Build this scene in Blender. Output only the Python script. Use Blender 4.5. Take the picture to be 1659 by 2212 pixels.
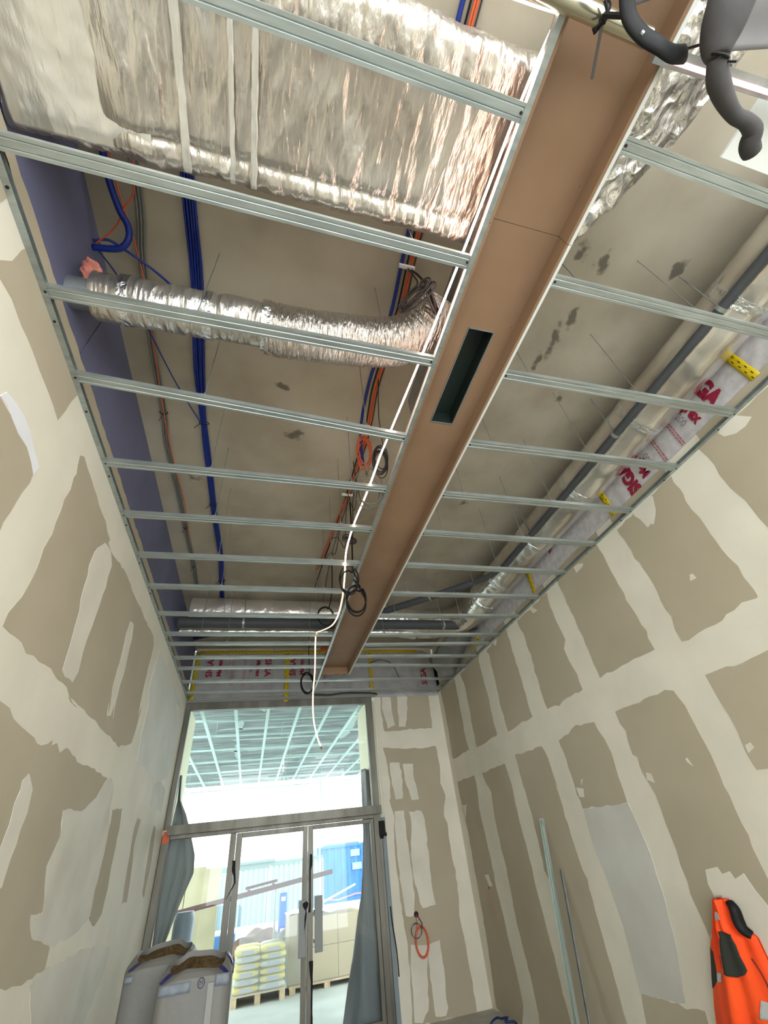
import bpy, bmesh, math, random
from mathutils import Vector, Matrix, noise
from mathutils.geometry import delaunay_2d_cdt
sc = bpy.context.scene
for o in list(bpy.data.objects): bpy.data.objects.remove(o)
C = sc.collection
random.seed(7)

# ------------------------------------------------------------------ camera
cd = bpy.data.cameras.new('camera'); cam = bpy.data.objects.new('camera', cd); C.objects.link(cam)
R_ = Vector((0.9657641, -0.2393563, -0.1000413)); U_ = Vector((-0.0764144, -0.6309919, 0.7720169)); F_ = Vector((0.2479123, 0.7379416, 0.6276796))
m = Matrix.Identity(4)
for i in range(3): m[i][0] = R_[i]; m[i][1] = U_[i]; m[i][2] = -F_[i]
m[2][3] = 1.52
cam.matrix_world = m
cd.sensor_fit = 'HORIZONTAL'; cd.sensor_width = 36.0; cd.lens = 905.34 / 1659 * 36.0
cd.clip_start = 0.02; cd.clip_end = 300
sc.camera = cam

# ------------------------------------------------------------------ sky and exposure
world = bpy.data.worlds.new('sky'); sc.world = world; world.use_nodes = True
bg = world.node_tree.nodes['Background']
bg.inputs[0].default_value = (0.93, 0.985, 1.0, 1)
bg.inputs[1].default_value = 3.4
sc.view_settings.view_transform = 'Standard'; sc.view_settings.look = 'None'
sc.view_settings.gamma = 1.0; sc.view_settings.use_curve_mapping = False
sc.view_settings.exposure = 1.0

# ------------------------------------------------------------------ helpers
def lin(c):
    return tuple((x/12.92 if x <= 0.04045 else ((x+0.055)/1.055)**2.4) for x in [v/255 for v in c])
MATS = {}
def mat(name, rgb, rough=0.6, metal=0.0, rgb2=None, nscale=8, ndet=4, bump=0.0, bscale=60, bdist=0.01, stretch=(1,1,1), spec=None, crease=0, cdist=.02, trans=0.0, emit=None, estr=0, lo=.35, hi=.65, bstretch=None):
    if name in MATS: return MATS[name]
    m = bpy.data.materials.new(name); m.use_nodes = True
    nt = m.node_tree; n = nt.nodes; b = n['Principled BSDF']
    b.inputs['Base Color'].default_value = (*lin(rgb), 1)
    b.inputs['Roughness'].default_value = rough; b.inputs['Metallic'].default_value = metal
    if spec is not None: b.inputs['Specular IOR Level'].default_value = spec
    if emit: b.inputs['Emission Color'].default_value = (*lin(emit), 1); b.inputs['Emission Strength'].default_value = estr
    tc = n.new('ShaderNodeTexCoord')
    def mapped(s):
        mp = n.new('ShaderNodeMapping'); mp.inputs['Scale'].default_value = s
        nt.links.new(tc.outputs['Object'], mp.inputs[0]); return mp
    if rgb2 is not None:
        mp = mapped(stretch); t = n.new('ShaderNodeTexNoise'); t.inputs['Scale'].default_value = nscale; t.inputs['Detail'].default_value = ndet
        nt.links.new(mp.outputs[0], t.inputs[0])
        r = n.new('ShaderNodeMapRange'); r.inputs[1].default_value = lo; r.inputs[2].default_value = hi
        nt.links.new(t.outputs[0], r.inputs[0])
        mx = n.new('ShaderNodeMix'); mx.data_type = 'RGBA'
        mx.inputs[6].default_value = (*lin(rgb), 1); mx.inputs[7].default_value = (*lin(rgb2), 1)
        nt.links.new(r.outputs[0], mx.inputs[0]); nt.links.new(mx.outputs[2], b.inputs['Base Color'])
        m['mixnode'] = mx.name
    if bump > 0:
        mp = mapped(bstretch or stretch); t2 = n.new('ShaderNodeTexNoise'); t2.inputs['Scale'].default_value = bscale; t2.inputs['Detail'].default_value = 5
        nt.links.new(mp.outputs[0], t2.inputs[0])
        bp = n.new('ShaderNodeBump'); bp.inputs['Strength'].default_value = bump; bp.inputs['Distance'].default_value = bdist
        nt.links.new(t2.outputs[0], bp.inputs['Height']); nt.links.new(bp.outputs[0], b.inputs['Normal'])
    if crease:
        mp = mapped(bstretch or stretch); wn = n.new('ShaderNodeTexNoise'); wn.inputs['Scale'].default_value = crease*.6
        nt.links.new(mp.outputs[0], wn.inputs[0])
        av = n.new('ShaderNodeVectorMath'); av.operation = 'MULTIPLY_ADD'; av.inputs[1].default_value = (.35,.35,.35)
        nt.links.new(wn.outputs['Color'], av.inputs[0]); nt.links.new(mp.outputs[0], av.inputs[2])
        vo = n.new('ShaderNodeTexVoronoi'); vo.inputs['Scale'].default_value = crease; vo.feature = 'SMOOTH_F1'; vo.inputs['Smoothness'].default_value = .25
        nt.links.new(av.outputs[0], vo.inputs[0])
        bq = n.new('ShaderNodeBump'); bq.inputs['Strength'].default_value = 1; bq.inputs['Distance'].default_value = cdist
        nt.links.new(vo.outputs['Distance'], bq.inputs['Height'])
        if bump > 0: nt.links.new(bp.outputs[0], bq.inputs['Normal'])
        nt.links.new(bq.outputs[0], b.inputs['Normal'])
    MATS[name] = m
    return m

class MB:
    def __init__(s): s.v = []; s.f = []; s.mi = []
    def add(s, vs, fs, mi=0):
        o = len(s.v); s.v += [tuple(p) for p in vs]; s.f += [tuple(i+o for i in f) for f in fs]; s.mi += [mi]*len(fs)
    def box(s, x0, y0, z0, x1, y1, z1, mi=0):
        s.add([(x0,y0,z0),(x1,y0,z0),(x1,y1,z0),(x0,y1,z0),(x0,y0,z1),(x1,y0,z1),(x1,y1,z1),(x0,y1,z1)],
              [(0,3,2,1),(4,5,6,7),(0,1,5,4),(1,2,6,5),(2,3,7,6),(3,0,4,7)], mi)
    def beam(s, a, b, w, h, up=(0,0,1), mi=0):
        a = Vector(a); b = Vector(b); d = (b-a).normalized(); up = Vector(up); sd = d.cross(up).normalized(); u = sd.cross(d)
        vs = []
        for p in (a, b):
            for i, j in ((-1,-1),(1,-1),(1,1),(-1,1)): vs.append(p + sd*w/2*i + u*h/2*j)
        s.add(vs, [(0,1,2,3),(7,6,5,4),(0,4,5,1),(1,5,6,2),(2,6,7,3),(3,7,4,0)], mi)
    def prof(s, a, b, pts, up=(0,0,1), closed=True, mi=0):
        """extrude a closed 2d outline (side, up) from a to b"""
        a = Vector(a); b = Vector(b); d = (b-a).normalized(); up = Vector(up); sd = d.cross(up).normalized(); u = sd.cross(d)
        n = len(pts); vs = [p + sd*q[0] + u*q[1] for p in (a, b) for q in pts]
        s.add(vs, [(i, (i+1) % n, n+(i+1) % n, n+i) for i in range(n)] + [tuple(range(n-1,-1,-1)), tuple(range(n, 2*n))], mi)
    def tube(s, pts, r, n=8, closed=False, caps=True, mi=0, flat=1.0, smooth=0):
        pts = [Vector(p) for p in pts]
        if smooth: pts = spline(pts, smooth, closed)
        N = len(pts); rr = r if callable(r) else (lambda t: r)
        up = None; vs = []
        for i, p in enumerate(pts):
            if closed: d = pts[(i+1) % N]-pts[i-1]
            else: d = pts[min(i+1, N-1)]-pts[max(i-1, 0)]
            if d.length < 1e-9: d = Vector((0,0,1))
            d.normalize()
            if up is None:
                up = Vector((0,0,1)) if abs(d.z) < .9 else Vector((1,0,0))
            u = (up - d*up.dot(d)).normalized(); up = u; w = d.cross(u)
            R = rr(i/max(1, N-1))
            for k in range(n):
                a = 2*math.pi*k/n; vs.append(p + u*math.cos(a)*R*flat + w*math.sin(a)*R)
        fs = []
        for i in range(N if closed else N-1):
            j = (i+1) % N
            for k in range(n):
                k2 = (k+1) % n; fs.append((i*n+k, i*n+k2, j*n+k2, j*n+k))
        if caps and not closed: fs += [tuple(range(n-1,-1,-1)), tuple((N-1)*n+k for k in range(n))]
        s.add(vs, fs, mi)
    def grid(s, fn, nu, nv, closeu=False, mi=0, thick=None):
        vs = [Vector(fn(i/(nu if closeu else nu-1), j/(nv-1))) for j in range(nv) for i in range(nu)]
        fs = []
        for j in range(nv-1):
            for i in range(nu if closeu else nu-1):
                i2 = (i+1) % nu; fs.append((j*nu+i, j*nu+i2, (j+1)*nu+i2, (j+1)*nu+i))
        s.add(vs, fs, mi)
    def build(s, name, mats, parent=None, smooth=False, solid=0, bev=0, auto=None):
        me = bpy.data.meshes.new(name); me.from_pydata(s.v, [], s.f)
        if not isinstance(mats, (list, tuple)): mats = [mats]
        for q in mats: me.materials.append(q)
        if len(mats) > 1: me.polygons.foreach_set('material_index', s.mi)
        bm = bmesh.new(); bm.from_mesh(me); bmesh.ops.recalc_face_normals(bm, faces=bm.faces); bm.to_mesh(me); bm.free()
        if smooth:
            me.polygons.foreach_set('use_smooth', [True]*len(me.polygons))
            if auto: me.set_sharp_from_angle(angle=math.radians(auto))
        me.update()
        o = bpy.data.objects.new(name, me); C.objects.link(o)
        if parent:
            o.parent = parent; o.location = -parent.location if parent.type == 'EMPTY' and not parent.parent else (0,0,0)
        if solid:
            md = o.modifiers.new('s', 'SOLIDIFY'); md.thickness = solid; md.offset = 0
        if bev:
            md = o.modifiers.new('b', 'BEVEL'); md.width = bev; md.segments = 2; md.limit_method = 'ANGLE'
        return o
def spline(pts, n, closed=False):
    out = []; N = len(pts)
    rng = range(N) if closed else range(N-1)
    for i in rng:
        if closed: p0, p1, p2, p3 = pts[i-1], pts[i], pts[(i+1) % N], pts[(i+2) % N]
        else: p0, p1, p2, p3 = pts[max(i-1,0)], pts[i], pts[i+1], pts[min(i+2,N-1)]
        for k in range(n):
            t = k/n
            out.append(0.5*((2*p1)+(p2-p0)*t+(2*p0-5*p1+4*p2-p3)*t*t+(3*p1-p0-3*p2+p3)*t**3))
    if not closed: out.append(pts[-1])
    return out
def tag(o, label=None, cat=None, group=None, kind=None):
    if label: o['label'] = label
    if cat: o['category'] = cat
    if group: o['group'] = group
    if kind: o['kind'] = kind
    return o
def empty(name, loc, label, cat, group=None, kind=None):
    o = bpy.data.objects.new(name, None); C.objects.link(o); o.location = loc; o.empty_display_size = .05
    return tag(o, label, cat, group, kind)
def one(name, mb, m, label, cat, group=None, **k):
    return tag(mb.build(name, m, **k), label, cat, group)
def poly_prism(mb, pts, mapf, t0, t1, jag=0.0, seed=0, step=0.05, mi=0):
    """pts (a,b) outline -> jagged prism; mapf(a,b,t)"""
    rnd = random.Random(seed); out = []
    n = len(pts)
    for i in range(n):
        a = Vector(pts[i]); b = Vector(pts[(i+1) % n]); L = (b-a).length
        k = max(1, int(L/step)) if jag else 1
        for q in range(k):
            p = a.lerp(b, q/k)
            if jag: p = p + Vector((rnd.uniform(-jag, jag), rnd.uniform(-jag, jag)))
            out.append((p.x, p.y))
    try: r = delaunay_2d_cdt([Vector(p) for p in out], [], [list(range(len(out)))], 1, 1e-5)
    except Exception: return
    vs, fs = r[0], r[2]
    N = len(vs)
    edges = {}
    for f in fs:
        for i in range(len(f)):
            e = (f[i], f[(i+1) % len(f)])
            if (e[1], e[0]) in edges: del edges[(e[1], e[0])]
            else: edges[e] = 1
    V = [mapf(p.x, p.y, t1) for p in vs] + [mapf(p.x, p.y, t0) for p in vs]
    F = [tuple(f) for f in fs] + [(a, b, b+N, a+N) for a, b in edges]
    mb.add(V, F, mi)

# ------------------------------------------------------------------ materials
M_comp = mat('joint_compound', (230,224,208), .75, rgb2=(220,214,198), nscale=2.2, bump=.12, bscale=14, bdist=.004)
M_comp2 = mat('fresh_compound', (228,222,208), .75, rgb2=(216,210,196), nscale=3, bump=.1, bscale=14, bdist=.004)
M_white = mat('wet_compound', (232,232,236), .7, rgb2=(222,222,226), nscale=4)
M_skim = mat('thin_skim', (219,215,203), .75, rgb2=(203,198,185), nscale=2.5, bump=.08, bscale=12, bdist=.003)
M_prime = mat('primed_patch', (206,205,198), .7, rgb2=(196,193,184), nscale=2)
M_board = mat('plasterboard_face', (183,172,150), .8, rgb2=(175,164,142), nscale=1.6, bump=.05, bscale=80, bdist=.002)
M_blue = mat('acoustic_board', (112,114,144), .8, rgb2=(102,104,132), nscale=2)
M_floor = mat('screed_floor', (184,182,174), .8, rgb2=(164,162,152), nscale=3, bump=.2, bscale=30)
M_zinc = mat('galvanised_steel', (176,184,182), .4, .7, rgb2=(156,164,162), nscale=5, stretch=(1,8,1), bump=.03, bscale=40)
M_zincd = mat('weathered_galvanised', (160,164,162), .5, .7, rgb2=(140,146,146), nscale=12)
M_foil = mat('aluminium_foil', (236,233,228), .3, .78, rgb2=(220,214,206), nscale=3, bump=.8, bscale=7, bdist=.03)
M_foilw = mat('foil_fine_wrinkle', (216,212,206), .3, .86, bump=.75, bscale=9, bdist=.025, bstretch=(2.6,.7,1), rgb2=(186,178,168), nscale=3, crease=6, cdist=.02)
M_foily = mat('foil_along', (240,237,230), .24, .88, bump=.5, bscale=5, bdist=.02, bstretch=(1.6,.4,1.6), rgb2=(200,192,182), nscale=2)
M_foilt = mat('foil_tape', (235,238,240), .18, 1.0, bump=.8, bscale=22, bdist=.02)
M_dark = mat('rubber_insulation', (70,73,76), .65)
M_black = mat('black_plastic', (14,13,15), .6, spec=.25)
M_cable = mat('black_cable', (44,38,36), .5)
M_bcable = mat('blue_cable', (12,40,128), .45)
M_ocable = mat('orange_cable', (214,96,52), .5)
M_gcable = mat('grey_conduit', (120,122,118), .5)
M_wcable = mat('white_cable', (230,230,226), .5)
M_trough = mat('brown_board', (146,116,90), .75, rgb2=(134,105,80), nscale=2.2, bump=.05, bscale=60, bdist=.002)
M_core = mat('board_core', (215,218,214), .7)
M_screw = mat('dark_screw', (38,36,34), .5, .3)
M_alu = mat('mill_aluminium', (124,121,112), .45, .6, rgb2=(100,97,88), nscale=7, stretch=(1,1,.2))
M_film = mat('grey_film', (128,130,136), .5)
M_mem = mat('membrane_sheet', (206,202,204), .6, rgb2=(184,180,182), nscale=14, bump=.4, bscale=7, bdist=.02)
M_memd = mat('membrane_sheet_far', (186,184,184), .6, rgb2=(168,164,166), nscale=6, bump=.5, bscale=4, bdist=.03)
M_red = mat('red_print', (148,24,56), .6)
M_redp = mat('pale_red_print', (172,96,104), .6)
M_grprint = mat('grey_print', (140,132,134), .6)
M_yel = mat('yellow_tape', (214,186,16), .45)
M_tapeprint = mat('tape_print', (60,52,20), .5)
M_pink = mat('pink_mineral_wool', (222,150,132), .95, rgb2=(196,112,98), nscale=20, bump=1, bscale=30, bdist=.02)
M_org = mat('orange_hivis', (255,84,20), .8, rgb2=(238,66,10), nscale=5, bump=.15, bscale=30)
M_olive = mat('dark_olive_fabric', (42,44,38), .9)
M_refl = mat('reflective_band', (176,176,174), .4)
M_sack = mat('white_plastic_sack', (122,121,118), .5, rgb2=(114,113,110), nscale=3, bump=.25, bscale=7, bdist=.02)
M_print = mat('sack_print', (112,122,134), .55, rgb2=(130,137,146), nscale=30)
M_printd = mat('sack_print_dark', (60,60,92), .55)
M_bluetape = mat('dark_blue_tape', (42,32,112), .4)
M_wool = mat('mineral_wool', (112,88,54), 1, rgb2=(74,56,32), nscale=30, bump=1, bscale=50, bdist=.02)

# ------------------------------------------------------------------ the setting
XL, XR, YF, ZG, ZS = -1.04, 2.86, 6.92, 3.52, 4.29
Y0 = -2.6
b = MB(); b.box(XL-.15, Y0, -.12, XR+.15, YF+.1, 0)
tag(b.build('floor', M_floor), 'bare grey-brown screed floor of the narrow room', None, None, 'structure')

def slab_mat():
    m = mat('concrete_slab', (184,175,157), .85, rgb2=(158,148,130), nscale=1.4, ndet=8, bump=.25, bscale=9, bdist=.01)
    nt = m.node_tree; n = nt.nodes; L = nt.links
    base = n['Principled BSDF']; src = base.inputs['Base Color'].links[0].from_socket
    tc = n.new('ShaderNodeTexCoord')
    nz = n.new('ShaderNodeTexNoise'); nz.inputs['Scale'].default_value = 16; nz.inputs['Detail'].default_value = 6
    L.new(tc.outputs['Object'], nz.inputs[0])
    acc = None
    # dark formwork smears: (x, y, length x, length y, turn)
    for (x, y, sx, sy, a) in [(1.90,1.00,.035,.10,-.05),(1.86,1.17,.03,.12,-.15),(1.83,1.36,.022,.11,-.1),(1.72,.60,.05,.07,0),(1.9,.64,.05,.06,0),(2.43,.57,.05,.07,0),(2.2,1.62,.04,.04,0),(-.75,3.0,.05,.04,0),(.1,2.35,.09,.05,0),(-.02,1.9,.05,.03,0),(1.9,3.0,.05,.04,0)]:
        mp = n.new('ShaderNodeMapping'); mp.vector_type = 'TEXTURE'
        mp.inputs['Location'].default_value = (x, y, ZS); mp.inputs['Rotation'].default_value = (0,0,a); mp.inputs['Scale'].default_value = (sx, sy, .5)
        L.new(tc.outputs['Object'], mp.inputs[0])
        ln = n.new('ShaderNodeVectorMath'); ln.operation = 'LENGTH'; L.new(mp.outputs[0], ln.inputs[0])
        ad = n.new('ShaderNodeMath'); ad.operation = 'MULTIPLY_ADD'; L.new(nz.outputs[0], ad.inputs[0]); ad.inputs[1].default_value = 3.2; 
        L.new(ln.outputs['Value'], ad.inputs[2])
        mr = n.new('ShaderNodeMapRange'); mr.inputs[1].default_value = 2.1; mr.inputs[2].default_value = 2.7; mr.inputs[3].default_value = .75; mr.inputs[4].default_value = 0
        L.new(ad.outputs[0], mr.inputs[0])
        if acc is None: acc = mr.outputs[0]
        else:
            mx = n.new('ShaderNodeMath'); mx.operation = 'MAXIMUM'; L.new(acc, mx.inputs[0]); L.new(mr.outputs[0], mx.inputs[1]); acc = mx.outputs[0]
    v = n.new('ShaderNodeTexVoronoi'); v.inputs['Scale'].default_value = 1.9; L.new(tc.outputs['Object'], v.inputs[0])
    mr = n.new('ShaderNodeMapRange'); mr.inputs[1].default_value = .04; mr.inputs[2].default_value = .16; mr.inputs[3].default_value = .12; mr.inputs[4].default_value = 0
    L.new(v.outputs['Distance'], mr.inputs[0])
    mx = n.new('ShaderNodeMath'); mx.operation = 'MAXIMUM'; L.new(acc, mx.inputs[0]); L.new(mr.outputs[0], mx.inputs[1]); acc = mx.outputs[0]
    mx = n.new('ShaderNodeMix'); mx.data_type = 'RGBA'; L.new(acc, mx.inputs[0]); L.new(src, mx.inputs[6]); mx.inputs[7].default_value = (*lin((70,66,56)), 1)
    L.new(mx.outputs[2], base.inputs['Base Color'])
    return m
M_slab = slab_mat()
b = MB(); b.box(XL-.15, Y0, ZS, XR+.3, YF+.1, ZS+.25)
# recessed formwork joint near the far end
slab = tag(b.build('ceiling', M_slab), 'raw concrete slab above the open ceiling frame', None, None, 'structure')
b = MB(); b.box(XL, 4.93, ZS-.004, XR, 4.94, ZS+.001); b.build('formwork_ridge', M_slab, slab)

wl = MB(); wl.box(XL-.12, Y0, 0, XL, YF+.1, 3.63); wl.box(XL-.12, Y0, 3.63, XL-.03, YF+.1, ZS)
wall_l = tag(wl.build('wall_left', M_comp), 'left wall of filled plasterboard with pale jointing bands', None, None, 'structure')
wr = MB(); wr.box(XR, Y0, 0, XR+.12, YF+.1, 3.61); wr.box(XR+.04, Y0, 3.61, XR+.12, YF+.1, ZS)
wall_r = tag(wr.build('wall_right', M_comp), 'right wall of plasterboard with a grid of pale filled joints', None, None, 'structure')
wf = MB(); wf.box(1.76, YF, 0, XR, YF+.15, 3.52); wf.box(XL, YF, 3.49, XR, YF+.15, ZS)
wall_f = tag(wf.build('wall_far', M_comp), 'far wall beside the glazed entrance, plasterboard with filled strips', None, None, 'structure')

# board strip of wall above the frame and the lavender boards
rnd = random.Random(3)
for i in range(7):
    y0 = Y0 + i*1.36; y1 = min(YF, y0+1.355)
    b = MB(); b.box(XL-.03, y0+.002, 3.655, XL-.017, y1-.002, ZS); b.build('acoustic_board', M_blue, wall_l)
b = MB(); jag = []
y = Y0
while y < YF:
    jag.append((y, 3.655 + rnd.uniform(-.006, .006) + (.012 if 1.6 < y < 1.75 else 0))); y += .06
poly_prism(b, [(Y0,3.54)] + [(YF,3.54)] + jag[::-1], lambda a, z, t: (XL+t, a, z), -.015, .0015)
b.build('exposed_board', M_board, wall_l)

RIGHT=[('b',[(1.09,3.5),(1.39,3.51),(1.38,3.49),(1.37,3.34),(1.38,3.25),(1.38,3.08),(1.37,3.01),(1.37,2.9),(1.37,2.79),(1.37,2.6),(1.07,2.63),(0.63,3.01),(0.58,3.5)]),
('c',[(1.22,3.49),(1.16,3.53),(1.08,3.5),(1.02,3.42),(1.08,3.4),(1.15,3.4),(1.2,3.44)]),
('b',[(2.28,3.48),(2.28,3.42),(2.27,3.18),(2.25,3.0),(2.25,2.91),(2.26,2.78),(2.25,2.65),(2.27,2.56),(2.28,2.47),(2.22,2.46),(2.06,2.47),(1.94,2.47),(1.76,2.5),(1.67,2.49),(1.65,2.5),(1.65,2.55),(1.65,2.71),(1.66,2.86),(1.66,3.03),(1.66,3.1),(1.66,3.26),(1.65,3.32),(1.65,3.5)]),
('c',[(2.08,3.51),(2.06,3.4),(2.04,3.31),(2.0,3.31),(1.97,3.29),(1.89,3.38),(1.86,3.48),(1.91,3.51)]),
('c',[(1.95,2.82),(1.93,2.81),(1.93,2.77),(1.97,2.78)]),
('b',[(3.22,3.51),(3.21,3.32),(3.2,3.1),(3.19,2.9),(3.19,2.75),(3.19,2.65),(3.18,2.51),(3.09,2.52),(2.83,2.51),(2.68,2.52),(2.58,2.51),(2.51,2.51),(2.53,2.6),(2.51,2.65),(2.53,2.78),(2.54,2.93),(2.54,3.08),(2.54,3.26),(2.56,3.51)]),
('c',[(2.94,3.5),(2.86,3.49),(2.8,3.45),(2.83,3.43),(2.92,3.43)]),
('b',[(4.12,3.48),(4.06,3.3),(4.08,3.17),(4.06,3.06),(4.08,2.88),(4.08,2.69),(4.08,2.5),(3.87,2.48),(3.71,2.5),(3.46,2.5),(3.45,2.64),(3.48,2.78),(3.49,2.91),(3.43,2.97),(3.45,3.11),(3.46,3.35),(3.44,3.5)]),
('c',[(3.82,3.5),(3.75,3.48),(3.69,3.41),(3.77,3.42)]),
('b',[(4.99,3.47),(4.95,3.4),(4.96,3.1),(4.99,2.8),(4.97,2.49),(4.81,2.49),(4.6,2.5),(4.38,2.5),(4.39,2.63),(4.38,2.8),(4.38,2.96),(4.39,3.16),(4.38,3.35),(4.39,3.52)]),
('c',[(4.74,3.52),(4.66,3.49),(4.71,3.44),(4.76,3.46)]),
('b',[(5.94,3.48),(5.86,3.33),(5.86,3.06),(5.88,2.77),(5.89,2.5),(5.67,2.49),(5.45,2.51),(5.25,2.5),(5.26,2.67),(5.24,2.92),(5.25,3.19),(5.26,3.44),(5.19,3.53)]),
('b',[(6.79,3.52),(6.75,3.22),(6.75,2.88),(6.78,2.51),(6.45,2.5),(6.38,2.52),(6.15,2.51),(6.17,2.71),(6.17,2.97),(6.16,3.28),(6.16,3.49)]),
('b',[(6.76,2.21),(6.75,1.9),(6.69,1.62),(6.71,1.24),(6.71,0.83),(6.73,0.5),(6.8,0.04),(6.72,0.0),(6.2,0.0),(6.08,0.16),(6.08,0.42),(6.11,0.66),(6.12,0.83),(6.16,1.03),(6.15,1.31),(6.18,1.64),(6.2,1.85),(6.13,2.05),(6.14,2.2),(6.35,2.21),(6.63,2.22)]),
('c',[(6.74,1.93),(6.58,1.92),(6.71,1.74)]),
('c',[(6.43,1.18),(6.32,1.18),(6.25,1.08),(6.34,1.07)]),
('b',[(5.89,2.19),(5.86,2.1),(5.75,1.97),(5.8,1.74),(5.81,1.51),(5.79,1.24),(5.8,1.04),(5.82,0.78),(5.79,0.51),(5.77,0.28),(5.79,0.08),(5.82,0.0),(5.24,0.02),(5.19,0.19),(5.2,0.36),(5.19,0.61),(5.21,0.84),(5.21,1.05),(5.2,1.32),(5.21,1.51),(5.21,1.79),(5.2,1.99),(5.23,2.2),(5.57,2.2)]),
('b',[(4.95,2.24),(4.95,1.99),(4.93,1.7),(4.94,1.43),(4.96,1.22),(4.9,1.13),(4.96,0.84),(5.01,0.56),(5.01,0.35),(5.04,0.21),(5.03,0.06),(4.41,0.17),(4.35,0.33),(4.35,0.4),(4.33,0.5),(4.32,0.64),(4.32,0.81),(4.32,0.97),(4.28,1.16),(4.32,1.22),(4.32,1.41),(4.33,1.61),(4.32,1.77),(4.33,1.89),(4.31,1.83),(4.32,2.06),(4.37,2.22),(4.69,2.22)]),
('b',[(4.05,2.21),(4.04,2.04),(4.04,1.88),(4.04,1.76),(4.02,1.65),(3.7,1.64),(3.43,1.63),(3.42,1.73),(3.42,1.82),(3.41,1.9),(3.4,1.98),(3.42,2.08),(3.45,2.17),(3.46,2.23),(3.53,2.24),(3.65,2.25),(3.79,2.26),(3.82,2.23)]),
('c',[(4.03,1.81),(3.93,1.79),(3.95,1.73),(4.02,1.74)]),
('c',[(3.92,1.85),(3.88,1.85),(3.94,1.81)]),
('g',[(4.02,1.64),(3.43,1.63),(3.4,1.33),(3.44,1.05),(3.51,0.79),(3.62,0.55),(3.75,0.54),(4.06,0.53),(4.0,0.89),(4.01,1.18),(4.05,1.4)]),
('b',[(4.06,0.53),(3.88,0.54),(3.75,0.54),(3.64,0.53),(3.47,0.55),(3.48,0.49),(3.46,0.4),(4.1,0.23),(4.1,0.38)]),
('b',[(3.17,2.23),(3.18,2.15),(3.15,2.08),(3.17,2.02),(3.17,1.93),(3.14,1.9),(3.15,1.79),(3.12,1.64),(3.13,1.56),(3.14,1.4),(3.14,1.33),(3.15,1.25),(3.16,1.17),(3.17,1.1),(3.17,1.03),(3.16,0.95),(3.17,0.85),(3.21,0.68),(3.26,0.53),(3.3,0.4),(2.63,0.54),(2.6,0.92),(2.56,1.18),(2.54,1.33),(2.53,1.44),(2.52,1.57),(2.52,1.7),(2.5,1.8),(2.51,1.92),(2.51,2.1),(2.53,2.21),(2.6,2.23),(2.76,2.23),(2.95,2.23),(3.08,2.24)]),
('f',[(2.96,1.22),(2.87,1.25),(2.84,1.21),(2.79,1.22),(2.77,1.18),(2.69,1.21),(2.64,1.07),(2.58,0.82),(2.83,0.49),(3.24,0.47),(2.98,0.99),(2.99,1.16)]),
('c',[(3.12,1.79),(3.08,1.77),(3.08,1.72),(3.13,1.74)]),
('c',[(2.71,1.82),(2.69,1.82),(2.69,1.77),(2.71,1.79)]),
('b',[(2.25,2.23),(2.24,2.14),(2.25,2.05),(2.24,1.98),(2.24,1.89),(2.26,1.82),(2.26,1.76),(2.26,1.67),(2.19,1.67),(1.94,1.69),(1.71,1.75),(1.47,2.19),(1.79,2.22),(1.97,2.21)]),
('c',[(2.25,1.81),(2.2,1.81),(2.2,1.78),(2.25,1.76)])]
FAR=[('b',[(1.85,3.48),(1.85,3.19),(1.87,2.97),(2.06,2.96),(2.29,2.98),(2.66,2.98),(2.67,3.16),(2.69,3.49)]),
('c',[(1.89,3.47),(2.02,3.48),(2.02,3.23),(2.05,3.05),(1.93,3.01),(1.9,3.15),(1.87,3.31)]),
('c',[(2.14,3.48),(2.31,3.48),(2.27,3.18),(2.22,3.02),(2.12,3.02),(2.12,3.23)]),
('b',[(1.83,2.75),(1.86,2.56),(1.89,2.32),(1.86,2.07),(1.9,1.91),(1.86,1.5),(1.87,1.26),(1.89,0.93),(1.91,0.63),(1.91,0.26),(1.89,0.0),(2.29,0.0),(2.67,0.0),(2.66,0.1),(2.66,0.41),(2.63,0.81),(2.66,0.95),(2.67,1.29),(2.65,1.5),(2.66,1.75),(2.63,1.84),(2.7,2.08),(2.66,2.23),(2.69,2.51),(2.68,2.72),(2.45,2.71),(2.2,2.71)]),
('c',[(1.9,2.54),(2.06,2.53),(2.08,2.31),(2.05,2.09),(1.95,2.08),(1.91,2.27)]),
('c',[(2.1,2.52),(2.26,2.51),(2.26,2.3),(2.29,2.07),(2.18,2.06),(2.12,2.31)]),
('c',[(1.91,1.95),(2.05,1.95),(2.05,1.64),(2.07,1.32),(2.07,1.02),(2.04,0.87),(1.93,0.88),(1.9,1.19),(1.89,1.49),(1.89,1.74)]),
('c',[(2.13,1.93),(2.3,1.93),(2.34,1.82),(2.33,1.61),(2.32,1.29),(2.33,0.94),(2.15,0.93),(2.09,1.17),(2.08,1.47),(2.13,1.72)]),
('c',[(1.95,0.64),(2.16,0.61),(2.12,0.35),(2.09,0.1),(2.0,0.02),(1.91,0.04),(1.93,0.38)]),
('c',[(2.16,0.6),(2.32,0.62),(2.33,0.39),(2.32,0.09),(2.28,0.03),(2.17,0.04),(2.15,0.35)])]
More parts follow.
